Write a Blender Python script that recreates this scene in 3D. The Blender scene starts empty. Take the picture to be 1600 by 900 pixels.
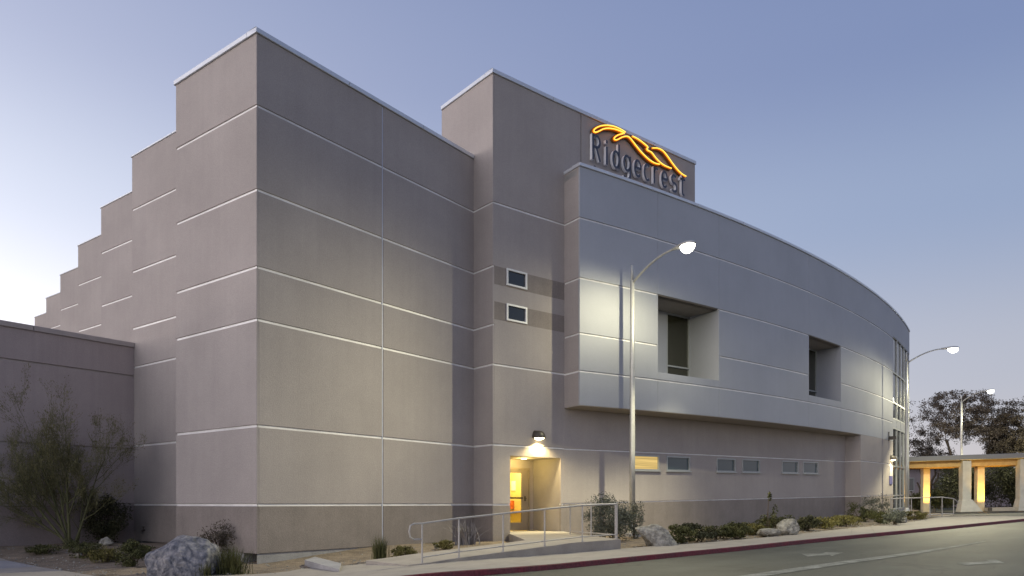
import bpy, math, random
import numpy as np
from mathutils import Vector, Matrix, noise

scene = bpy.context.scene
R = math.radians

# ----------------------------------------------------------------------------
# camera, sky, dusk sun, exposure
# ----------------------------------------------------------------------------
FPX, HORIZON, CAM_Z = 1150.8, 786.0, 1.25
cam_data = bpy.data.cameras.new('camera')
cam_data.sensor_width = 36.0
cam_data.lens = FPX / 1600 * 36.0
cam_data.shift_y = (HORIZON - 450.0) / 1600.0
cam_data.clip_end = 5000
cam = bpy.data.objects.new('camera', cam_data)
cam.location = (0, 0, CAM_Z)
cam.rotation_euler = (R(90), 0, 0)
scene.collection.objects.link(cam)
scene.camera = cam

GLOW_AZ = -100.0                      # where the sun went down, degrees from the view axis
SUN_DIR = Vector((math.sin(R(GLOW_AZ)), math.cos(R(GLOW_AZ)), 0))

world = bpy.data.worlds.new('World')
scene.world = world
world.use_nodes = True
nt = world.node_tree
nt.nodes.clear()


def wn(kind, **kw):
    n = nt.nodes.new(kind)
    for k, v in kw.items():
        setattr(n, k, v)
    return n


def wmath(op, a, b=None, clamp=False):
    n = wn('ShaderNodeMath', operation=op, use_clamp=clamp)
    for i, x in enumerate((a, b)):
        if x is None:
            continue
        if isinstance(x, (int, float)):
            n.inputs[i].default_value = x
        else:
            nt.links.new(x, n.inputs[i])
    return n.outputs[0]


tc = wn('ShaderNodeTexCoord')
sep = wn('ShaderNodeSeparateXYZ')
nt.links.new(tc.outputs['Generated'], sep.inputs[0])
elev = wmath('MULTIPLY', wmath('ARCSINE', wmath('MAXIMUM', sep.outputs['Z'], 0.0)), 180 / math.pi)   # degrees
ramp = wn('ShaderNodeValToRGB')
nt.links.new(wmath('DIVIDE', elev, 90.0), ramp.inputs[0])
cr = ramp.color_ramp
cr.interpolation = 'EASE'
stops = [(0.0, (0.54, 0.53, 0.575)), (0.10, (0.41, 0.44, 0.56)), (0.22, (0.268, 0.345, 0.54)),
         (0.33, (0.185, 0.25, 0.465)), (0.48, (0.15, 0.215, 0.43)), (1.0, (0.11, 0.165, 0.35))]
cr.elements[0].position = stops[0][0]
cr.elements[0].color = (*stops[0][1], 1)
cr.elements[1].position = stops[-1][0]
cr.elements[1].color = (*stops[-1][1], 1)
for p, c in stops[1:-1]:
    e = cr.elements.new(p)
    e.color = (*c, 1)
# after-glow: widens round the place where the sun set, fades with height
dot = wn('ShaderNodeVectorMath', operation='DOT_PRODUCT')
nt.links.new(tc.outputs['Generated'], dot.inputs[0])
dot.inputs[1].default_value = SUN_DIR
az = wmath('POWER', wmath('MULTIPLY', wmath('ADD', dot.outputs['Value'], 1.0), 0.5), 2.0)
fall = wmath('POWER', 2.718, wmath('DIVIDE', elev, -13.0))
glow = wmath('MULTIPLY', wmath('MULTIPLY', az, fall), 2.8)
gcol = wn('ShaderNodeMix', data_type='RGBA', blend_type='MIX')
glow_rgb = wn('ShaderNodeVectorMath', operation='SCALE')
glow_rgb.inputs[0].default_value = (1.0, 0.945, 0.91)
nt.links.new(glow, glow_rgb.inputs['Scale'])
wide = wmath('MULTIPLY', wmath('MULTIPLY', az, wmath('POWER', 2.718, wmath('DIVIDE', elev, -40.0))), 0.72)
wide_rgb = wn('ShaderNodeVectorMath', operation='SCALE')
wide_rgb.inputs[0].default_value = (1.0, 0.93, 0.84)
nt.links.new(wide, wide_rgb.inputs['Scale'])
add1 = wn('ShaderNodeVectorMath', operation='ADD')
nt.links.new(ramp.outputs[0], add1.inputs[0])
nt.links.new(glow_rgb.outputs[0], add1.inputs[1])
add2 = wn('ShaderNodeVectorMath', operation='ADD')
nt.links.new(add1.outputs[0], add2.inputs[0])
nt.links.new(wide_rgb.outputs[0], add2.inputs[1])
bg1 = wn('ShaderNodeBackground')
bg1.inputs['Strength'].default_value = 0.93
nt.links.new(add2.outputs[0], bg1.inputs['Color'])
sky = wn('ShaderNodeTexSky', sky_type='NISHITA')
sky.sun_disc = False
sky.sun_elevation = R(1.0)
sky.sun_rotation = R(GLOW_AZ)
bg2 = wn('ShaderNodeBackground')
bg2.inputs['Strength'].default_value = 0.05
nt.links.new(sky.outputs[0], bg2.inputs['Color'])
addsh = wn('ShaderNodeAddShader')
nt.links.new(bg1.outputs[0], addsh.inputs[0])
nt.links.new(bg2.outputs[0], addsh.inputs[1])
out = wn('ShaderNodeOutputWorld')
nt.links.new(addsh.outputs[0], out.inputs['Surface'])

sun_data = bpy.data.lights.new('sun', 'SUN')
sun_data.energy = 1.45
sun_data.angle = R(75)
sun_data.color = (1.0, 0.85, 0.77)
sun = bpy.data.objects.new('sun', sun_data)
to_sun = Vector((math.sin(R(GLOW_AZ - 20)) * math.cos(R(9)), math.cos(R(GLOW_AZ - 20)) * math.cos(R(9)), math.sin(R(9))))
sun.rotation_euler = to_sun.to_track_quat('Z', 'Y').to_euler()
scene.collection.objects.link(sun)

vs = scene.view_settings
vs.view_transform = 'Standard'
vs.look = 'None'
vs.exposure = 0.0
vs.gamma = 1.0
vs.use_curve_mapping = False
scene.render.engine = 'CYCLES'
scene.cycles.use_denoising = True
scene.cycles.max_bounces = 6
scene.cycles.diffuse_bounces = 3
scene.cycles.glossy_bounces = 3
scene.cycles.transparent_max_bounces = 8
scene.cycles.sample_clamp_indirect = 4.0
scene.cycles.caustics_reflective = False
scene.cycles.caustics_refractive = False

# ----------------------------------------------------------------------------
# plan geometry (metres; X right, Y away from the camera, Z up)
# ----------------------------------------------------------------------------


def v2(x, y):
    return np.array([x, y], float)


U = v2(865, 1150.8); U /= np.linalg.norm(U)           # along the hall's front wall
V = v2(-U[1], U[0])                                    # back along its side wall
CORNER = v2(-6.2755, 18.1)
W = v2(1400, 1150.8); W /= np.linalg.norm(W)           # along the tower's front wall
WP = v2(-W[1], W[0])
TOWER = v2(-0.6237, 23.9233)
ARC_C = v2(-55.1968, 106.2899)
ARC_R = 99.356
ARC_A0 = R(-54.6265)


def rise(x, y):
    """the site climbs gently towards the right"""
    return min(0.0245 * max(0.0, x - 0.0608 * y), 1.0)


def sstep(a, b, x):
    t = min(1.0, max(0.0, (x - a) / (b - a)))
    return t * t * (3 - 2 * t)


def grade(x, y):
    return rise(x, y) - 0.25 * (1 - sstep(-5.5, -1.0, x)) * (1 - sstep(18.2, 21.5, y))


def ground_at(px, py, dz=0.0):
    """plan point of a spot on the ground seen at a pixel of the 1600 wide photograph"""
    z = dz
    for _ in range(12):
        d = FPX * (CAM_Z - z) / (py - HORIZON)
        x = (px - 800) / FPX * d
        z = 0.5 * z + 0.5 * (grade(x, d) + dz)
    return v2(x, d)


def ray_line(px, p, d):
    r = v2((px - 800) / FPX, 1.0)
    a, s = np.linalg.solve(np.array([r, -np.asarray(d)]).T, np.asarray(p))
    return s


def ray_arc(px, rad=ARC_R):
    """arc length (on the outer arc) where the ray of a pixel column meets the curved wall"""
    r = v2((px - 800) / FPX, 1.0)
    A = r @ r; B = -2 * r @ ARC_C; C = ARC_C @ ARC_C - rad * rad
    t = (-B - math.sqrt(B * B - 4 * A * C)) / (2 * A)
    q = r * t - ARC_C
    return (math.atan2(q[1], q[0]) - ARC_A0) * ARC_R


class Line:
    """straight wall: s along it, off outward"""
    def __init__(self, p, d, n):
        self.p, self.d, self.n = np.asarray(p, float), np.asarray(d, float), np.asarray(n, float)

    def at(self, s, z, off=0.0):
        q = self.p + self.d * s + self.n * off
        return (q[0], q[1], z + rise(q[0], q[1]))

    def cuts(self, s0, s1):
        return [s0, s1]


class Arc:
    def at(self, s, z, off=0.0):
        a = ARC_A0 + s / ARC_R
        q = ARC_C + (ARC_R + off) * v2(math.cos(a), math.sin(a))
        return (q[0], q[1], z + rise(q[0], q[1]))

    def cuts(self, s0, s1):
        n = max(1, int(math.ceil(abs(s1 - s0) / 1.2)))
        return [s0 + (s1 - s0) * i / n for i in range(n + 1)]


FRONT = Line(CORNER, U, -V)
TFRONT = Line(TOWER, W, -WP)
TSIDE = Line(TOWER, WP, -W)
ARC = Arc()

# ----------------------------------------------------------------------------
# materials
# ----------------------------------------------------------------------------
MATS = {}


def mat(name, color, rough=0.8, metallic=0.0, spec=0.3, var=0.0, scale=3.0, bump=0.0, bscale=60.0,
        color2=None, streak=0.0, emis=None, estr=0.0, sheen=0.0, speck=None):
    if name in MATS:
        return MATS[name]
    m = bpy.data.materials.new(name)
    m.use_nodes = True
    t = m.node_tree
    b = t.nodes['Principled BSDF']
    b.inputs['Base Color'].default_value = (*color, 1)
    b.inputs['Roughness'].default_value = rough
    b.inputs['Metallic'].default_value = metallic
    b.inputs['Specular IOR Level'].default_value = spec
    if emis:
        b.inputs['Emission Color'].default_value = (*emis, 1)
        b.inputs['Emission Strength'].default_value = estr
    geo = t.nodes.new('ShaderNodeNewGeometry')
    if var or color2 or streak:
        n1 = t.nodes.new('ShaderNodeTexNoise')
        n1.inputs['Scale'].default_value = scale
        n1.inputs['Detail'].default_value = 6
        n1.inputs['Roughness'].default_value = 0.62
        t.links.new(geo.outputs['Position'], n1.inputs['Vector'])
        mx = t.nodes.new('ShaderNodeMix')
        mx.data_type = 'RGBA'
        c2 = color2 or tuple(min(1, c * (1 + var)) for c in color)
        c1 = color if color2 else tuple(c * (1 - var) for c in color)
        mx.inputs[6].default_value = (*c1, 1)
        mx.inputs[7].default_value = (*c2, 1)
        rp = t.nodes.new('ShaderNodeMapRange')
        rp.inputs[1].default_value = 0.32
        rp.inputs[2].default_value = 0.68
        t.links.new(n1.outputs[0], rp.inputs[0])
        t.links.new(rp.outputs[0], mx.inputs[0])
        last = mx.outputs[2]
        if streak:                                   # vertical rain streaks and grime
            mp = t.nodes.new('ShaderNodeMapping')
            mp.inputs['Scale'].default_value = (5.5, 5.5, 0.16)
            t.links.new(geo.outputs['Position'], mp.inputs['Vector'])
            n2 = t.nodes.new('ShaderNodeTexNoise')
            n2.inputs['Scale'].default_value = 1.0
            n2.inputs['Detail'].default_value = 5
            t.links.new(mp.outputs[0], n2.inputs['Vector'])
            r2 = t.nodes.new('ShaderNodeMapRange')
            r2.inputs[1].default_value = 0.35
            r2.inputs[2].default_value = 0.75
            r2.inputs[3].default_value = 1.0 + streak * 0.35
            r2.inputs[4].default_value = 1.0 - streak
            t.links.new(n2.outputs[0], r2.inputs[0])
            sc = t.nodes.new('ShaderNodeVectorMath')
            sc.operation = 'SCALE'
            t.links.new(last, sc.inputs[0])
            t.links.new(r2.outputs[0], sc.inputs['Scale'])
            last = sc.outputs[0]
        t.links.new(last, b.inputs['Base Color'])
    if speck:
        n4 = t.nodes.new('ShaderNodeTexNoise')
        n4.inputs['Scale'].default_value = speck[0]
        n4.inputs['Detail'].default_value = 3
        t.links.new(geo.outputs['Position'], n4.inputs['Vector'])
        r4 = t.nodes.new('ShaderNodeMapRange')
        r4.inputs[1].default_value = 0.3
        r4.inputs[2].default_value = 0.7
        r4.inputs[3].default_value = 1 - speck[1]
        r4.inputs[4].default_value = 1 + speck[1]
        t.links.new(n4.outputs[0], r4.inputs[0])
        s4 = t.nodes.new('ShaderNodeVectorMath')
        s4.operation = 'SCALE'
        if b.inputs['Base Color'].is_linked:
            t.links.new(b.inputs['Base Color'].links[0].from_socket, s4.inputs[0])
        else:
            s4.inputs[0].default_value = color
        t.links.new(r4.outputs[0], s4.inputs['Scale'])
        t.links.new(s4.outputs[0], b.inputs['Base Color'])
    if bump:
        n3 = t.nodes.new('ShaderNodeTexNoise')
        n3.inputs['Scale'].default_value = bscale
        n3.inputs['Detail'].default_value = 4
        t.links.new(geo.outputs['Position'], n3.inputs['Vector'])
        bp = t.nodes.new('ShaderNodeBump')
        bp.inputs['Strength'].default_value = bump
        bp.inputs['Distance'].default_value = 0.02
        t.links.new(n3.outputs[0], bp.inputs['Height'])
        t.links.new(bp.outputs[0], b.inputs['Normal'])
    MATS[name] = m
    return m


def emission(name, color, strength):
    m = bpy.data.materials.new(name)
    m.use_nodes = True
    t = m.node_tree
    t.nodes.clear()
    e = t.nodes.new('ShaderNodeEmission')
    e.inputs[0].default_value = (*color, 1)
    e.inputs[1].default_value = strength
    o = t.nodes.new('ShaderNodeOutputMaterial')
    t.links.new(e.outputs[0], o.inputs[0])
    return m


def glass(name, tint=(0.02, 0.025, 0.03), see=0.0, rough=0.03):
    """window glass: fresnel reflection over a dark (or partly clear) body"""
    m = bpy.data.materials.new(name)
    m.use_nodes = True
    t = m.node_tree
    t.nodes.clear()
    body = t.nodes.new('ShaderNodeBsdfDiffuse')
    body.inputs[0].default_value = (*tint, 1)
    clear = t.nodes.new('ShaderNodeBsdfTransparent')
    clear.inputs[0].default_value = (0.92, 0.95, 0.93, 1)
    mix = t.nodes.new('ShaderNodeMixShader')
    mix.inputs[0].default_value = see
    t.links.new(body.outputs[0], mix.inputs[1])
    t.links.new(clear.outputs[0], mix.inputs[2])
    gl = t.nodes.new('ShaderNodeBsdfGlossy')
    gl.inputs['Roughness'].default_value = rough
    wv = t.nodes.new('ShaderNodeTexNoise')
    wv.inputs['Scale'].default_value = 2.2
    gm = t.nodes.new('ShaderNodeNewGeometry')
    t.links.new(gm.outputs['Position'], wv.inputs['Vector'])
    wb = t.nodes.new('ShaderNodeBump')
    wb.inputs['Strength'].default_value = 0.12
    wb.inputs['Distance'].default_value = 0.05
    t.links.new(wv.outputs[0], wb.inputs['Height'])
    t.links.new(wb.outputs[0], gl.inputs['Normal'])
    fr = t.nodes.new('ShaderNodeLayerWeight')
    fr.inputs[0].default_value = 0.5
    p4 = t.nodes.new('ShaderNodeMath')
    p4.operation = 'POWER'
    p4.inputs[1].default_value = 4.0
    t.links.new(fr.outputs['Facing'], p4.inputs[0])
    mr = t.nodes.new('ShaderNodeMapRange')
    mr.inputs[3].default_value = 0.07 if see < 0.5 else 0.03
    mr.inputs[4].default_value = 0.95
    t.links.new(p4.outputs[0], mr.inputs[0])
    mix2 = t.nodes.new('ShaderNodeMixShader')
    t.links.new(mr.outputs[0], mix2.inputs[0])
    t.links.new(mix.outputs[0], mix2.inputs[1])
    t.links.new(gl.outputs[0], mix2.inputs[2])
    o = t.nodes.new('ShaderNodeOutputMaterial')
    t.links.new(mix2.outputs[0], o.inputs[0])
    return m


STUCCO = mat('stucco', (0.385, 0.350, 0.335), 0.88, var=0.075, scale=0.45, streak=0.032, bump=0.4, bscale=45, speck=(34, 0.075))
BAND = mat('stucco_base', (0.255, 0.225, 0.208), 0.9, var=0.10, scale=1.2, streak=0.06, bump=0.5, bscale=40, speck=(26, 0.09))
SILVER = mat('silver_panel', (0.405, 0.42, 0.455), 0.62, metallic=0.20, spec=0.4, var=0.05, scale=0.45, streak=0.015, bump=0.15, bscale=45, speck=(30, 0.03))
WINGPAINT = mat('wing_stucco', (0.41, 0.355, 0.350), 0.9, var=0.07, scale=0.7, streak=0.06, bump=0.35, bscale=45, speck=(34, 0.06))
WINGBASE = mat('wing_base_stucco', (0.26, 0.22, 0.215), 0.9, var=0.08, scale=1.4, bump=0.5, bscale=40, speck=(26, 0.1))
WINGCAP = mat('wing_coping', (0.42, 0.38, 0.37), 0.6, var=0.06)
CORE = mat('wall_core', (0.22, 0.20, 0.19), 0.9)
REVEAL = mat('reveal_metal', (0.80, 0.79, 0.78), 0.45, spec=0.5, var=0.16, scale=1.1)
VSTRIP = mat('joint_cover_metal', (0.50, 0.53, 0.62), 0.5, spec=0.5, var=0.08, scale=2)
COPING = mat('coping_metal', (0.62, 0.65, 0.70), 0.35, metallic=0.35, spec=0.5, var=0.06, scale=2)
ROOF = mat('roof_membrane', (0.4, 0.4, 0.4), 0.9, var=0.1)
CONCRETE = mat('concrete', (0.34, 0.31, 0.27), 0.85, var=0.12, scale=1.8, bump=0.3, bscale=30, speck=(60, 0.08))
FOOTING = mat('footing_concrete', (0.33, 0.325, 0.33), 0.9, var=0.16, scale=2.2, bump=0.5, bscale=25, speck=(40, 0.1))
ASPHALT = mat('asphalt', (0.043, 0.047, 0.040), 0.68, spec=0.38, var=0.38, scale=0.35, bump=0.5, bscale=70, speck=(90, 0.25))
def wear_asphalt(m):
    t = m.node_tree
    b = t.nodes['Principled BSDF']
    src = b.inputs['Base Color'].links[0].from_socket
    geo = t.nodes.new('ShaderNodeNewGeometry')
    rot = t.nodes.new('ShaderNodeMapping')
    rot.inputs['Rotation'].default_value = (0, 0, R(-46))
    t.links.new(geo.outputs['Position'], rot.inputs['Vector'])
    sc1 = t.nodes.new('ShaderNodeMapping')
    sc1.inputs['Scale'].default_value = (0.035, 0.75, 1)
    t.links.new(rot.outputs[0], sc1.inputs['Vector'])
    n = t.nodes.new('ShaderNodeTexNoise')
    n.inputs['Scale'].default_value = 1.0
    n.inputs['Detail'].default_value = 5
    t.links.new(sc1.outputs[0], n.inputs['Vector'])
    r1 = t.nodes.new('ShaderNodeMapRange')
    for i, x in enumerate((0.3, 0.7, 0.62, 1.38)):
        r1.inputs[i + 1].default_value = x
    t.links.new(n.outputs[0], r1.inputs[0])
    vo = t.nodes.new('ShaderNodeTexVoronoi')
    vo.feature = 'DISTANCE_TO_EDGE'
    vo.inputs['Scale'].default_value = 0.22
    nz = t.nodes.new('ShaderNodeTexNoise')
    nz.inputs['Scale'].default_value = 0.8
    mixv = t.nodes.new('ShaderNodeVectorMath')
    mixv.operation = 'MULTIPLY_ADD'
    t.links.new(geo.outputs['Position'], nz.inputs['Vector'])
    t.links.new(nz.outputs['Color'], mixv.inputs[0])
    mixv.inputs[1].default_value = (2.2, 2.2, 0)
    t.links.new(geo.outputs['Position'], mixv.inputs[2])
    t.links.new(mixv.outputs[0], vo.inputs['Vector'])
    r2 = t.nodes.new('ShaderNodeMapRange')
    for i, x in enumerate((0.0, 0.012, 0.45, 1.0)):
        r2.inputs[i + 1].default_value = x
    t.links.new(vo.outputs['Distance'], r2.inputs[0])
    mu = t.nodes.new('ShaderNodeMath')
    mu.operation = 'MULTIPLY'
    t.links.new(r1.outputs[0], mu.inputs[0])
    t.links.new(r2.outputs[0], mu.inputs[1])
    s_ = t.nodes.new('ShaderNodeVectorMath')
    s_.operation = 'SCALE'
    t.links.new(src, s_.inputs[0])
    t.links.new(mu.outputs[0], s_.inputs['Scale'])
    t.links.new(s_.outputs[0], b.inputs['Base Color'])


wear_asphalt(ASPHALT)
PAINT_W = mat('road_paint', (0.27, 0.28, 0.25), 0.75, color2=(0.085, 0.09, 0.08), scale=3.5, speck=(30, 0.3))
PAINT_R = mat('red_kerb_paint', (0.20, 0.030, 0.042), 0.65, color2=(0.13, 0.05, 0.052), scale=2.2, speck=(22, 0.3))
GRAVEL = mat('gravel', (0.23, 0.185, 0.135), 0.95, var=0.30, scale=3.0, bump=1.0, bscale=28, speck=(38, 0.35))
DIRT = mat('dirt', (0.21, 0.18, 0.14), 0.95, var=0.25, scale=0.4, bump=0.6, bscale=15)
STEEL = mat('galvanised_steel', (0.50, 0.50, 0.47), 0.45, metallic=0.45, spec=0.5, var=0.08, scale=10)
RAIL = mat('rail_paint', (0.42, 0.40, 0.375), 0.5, spec=0.5, var=0.08, scale=12)
DARKMETAL = mat('dark_metal', (0.055, 0.045, 0.035), 0.45, spec=0.5)
FRAMEW = mat('window_frame', (0.68, 0.69, 0.70), 0.4, spec=0.5)
FRAMEG = mat('grey_frame', (0.42, 0.44, 0.44), 0.45, spec=0.5, metallic=0.3)
DOORP = mat('door_paint', (0.30, 0.255, 0.20), 0.55, spec=0.4, var=0.05)
SOFFIT = mat('soffit_stucco', (0.33, 0.305, 0.285), 0.9, var=0.06, bump=0.3)
GLASS = glass('window_glass', (0.015, 0.02, 0.028))
GLASS_BLUE = glass('blue_window_glass', (0.05, 0.085, 0.10))
GLASS_OLIVE = glass('olive_window_glass', (0.030, 0.030, 0.016), rough=0.06)
GLASS_CLEAR = glass('clear_glass', see=0.96)
LIT_BLIND = emission('lit_blind', (1.0, 0.70, 0.25), 0.75)
_t = LIT_BLIND.node_tree
_w = _t.nodes.new('ShaderNodeTexNoise')
_w.inputs['Scale'].default_value = 9.0
_g = _t.nodes.new('ShaderNodeNewGeometry')
_m = _t.nodes.new('ShaderNodeMapping')
_m.inputs['Scale'].default_value = (0.03, 0.03, 2.6)
_t.links.new(_g.outputs['Position'], _m.inputs['Vector'])
_t.links.new(_m.outputs[0], _w.inputs['Vector'])
_r = _t.nodes.new('ShaderNodeMapRange')
_r.inputs[1].default_value, _r.inputs[2].default_value, _r.inputs[3].default_value, _r.inputs[4].default_value = 0.3, 0.7, 0.45, 1.0
_t.links.new(_w.outputs[0], _r.inputs[0])
_t.links.new(_r.outputs[0], _t.nodes['Emission'].inputs[1])
LENS = emission('lamp_lens', (1.0, 0.97, 0.86), 16.0)
SCONCE_LENS = emission('sconce_lens', (1.0, 0.82, 0.45), 9.0)
NEON = emission('neon_tube', (1.0, 0.27, 0.008), 2.0)
NEON_CORE = emission('neon_bright', (1.0, 0.72, 0.12), 1.7)
LETTER_FACE = mat('letter_face', (0.045, 0.052, 0.085), 0.4, spec=0.5)
LETTER_SIDE = mat('letter_return', (0.86, 0.87, 0.90), 0.4, spec=0.5)
CANOPY_WOOD = mat('canopy_timber', (0.42, 0.28, 0.12), 0.7, var=0.15, scale=3)
CANOPY_METAL = mat('canopy_fascia', (0.20, 0.20, 0.21), 0.5, metallic=0.3)
COLUMN_STONE = mat('column_plaster', (0.48, 0.40, 0.28), 0.85, var=0.12, scale=2.5, bump=0.4, bscale=20)
COLUMN_GREY = mat('column_concrete', (0.42, 0.41, 0.38), 0.85, var=0.1, scale=2.5, bump=0.4, bscale=20)
FARWALL = mat('far_wall', (0.34, 0.30, 0.32), 0.9, var=0.06)
BARK = mat('bark', (0.075, 0.058, 0.045), 0.95, var=0.3, scale=6, bump=0.8, bscale=20)
GREENBARK = mat('green_bark', (0.11, 0.11, 0.052), 0.8, var=0.2, scale=8)
WOODSTEM = mat('woody_stem', (0.10, 0.075, 0.05), 0.9, var=0.2, scale=8)


def leafmat(name, c1, c2):
    m = mat(name, c1, 0.75, spec=0.25, color2=c2, scale=2.6)
    return m


LEAF_DARK = leafmat('leaf_dark', (0.036, 0.040, 0.021), (0.078, 0.078, 0.038))
LEAF_OLIVE = leafmat('leaf_olive', (0.050, 0.058, 0.022), (0.115, 0.115, 0.042))
LEAF_YELLOW = leafmat('leaf_yellow', (0.085, 0.084, 0.028), (0.20, 0.175, 0.055))
LEAF_GREY = leafmat('leaf_grey', (0.085, 0.098, 0.075), (0.17, 0.18, 0.14))
LEAF_SILVER = leafmat('leaf_silver', (0.16, 0.15, 0.15), (0.30, 0.28, 0.28))
LEAF_BROWN = leafmat('leaf_brown', (0.055, 0.046, 0.034), (0.105, 0.088, 0.062))
LEAF_MESQ = leafmat('leaf_mesquite', (0.060, 0.050, 0.042), (0.13, 0.11, 0.092))
LEAF_PALO = leafmat('leaf_palo_verde', (0.13, 0.125, 0.058), (0.21, 0.195, 0.095))


def rockmat(name, c1, c2, c3):
    m = bpy.data.materials.new(name)
    m.use_nodes = True
    t = m.node_tree
    b = t.nodes['Principled BSDF']
    b.inputs['Roughness'].default_value = 0.85
    tcn = t.nodes.new('ShaderNodeTexCoord')
    n1 = t.nodes.new('ShaderNodeTexNoise')
    n1.inputs['Scale'].default_value = 8.0
    n1.inputs['Detail'].default_value = 8
    n1.inputs['Distortion'].default_value = 0.5
    t.links.new(tcn.outputs['Object'], n1.inputs['Vector'])
    rp = t.nodes.new('ShaderNodeValToRGB')
    t.links.new(n1.outputs[0], rp.inputs[0])
    el = rp.color_ramp.elements
    el[0].position, el[0].color = 0.36, (*c1, 1)
    el[1].position, el[1].color = 0.66, (*c3, 1)
    e = el.new(0.5)
    e.color = (*c2, 1)
    t.links.new(rp.outputs[0], b.inputs['Base Color'])
    n2 = t.nodes.new('ShaderNodeTexNoise')
    n2.inputs['Scale'].default_value = 11
    n2.inputs['Detail'].default_value = 6
    t.links.new(tcn.outputs['Object'], n2.inputs['Vector'])
    bp = t.nodes.new('ShaderNodeBump')
    bp.inputs['Strength'].default_value = 1.0
    bp.inputs['Distance'].default_value = 0.09
    t.links.new(n2.outputs[0], bp.inputs['Height'])
    t.links.new(bp.outputs[0], b.inputs['Normal'])
    return m


ROCK_BLUE = rockmat('rock_blue_grey', (0.075, 0.080, 0.100), (0.165, 0.168, 0.19), (0.30, 0.29, 0.295))
ROCK_TAN = rockmat('rock_tan', (0.17, 0.16, 0.135), (0.27, 0.26, 0.225), (0.36, 0.345, 0.30))

# ----------------------------------------------------------------------------
# mesh helpers
# ----------------------------------------------------------------------------
COL = scene.collection


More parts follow.
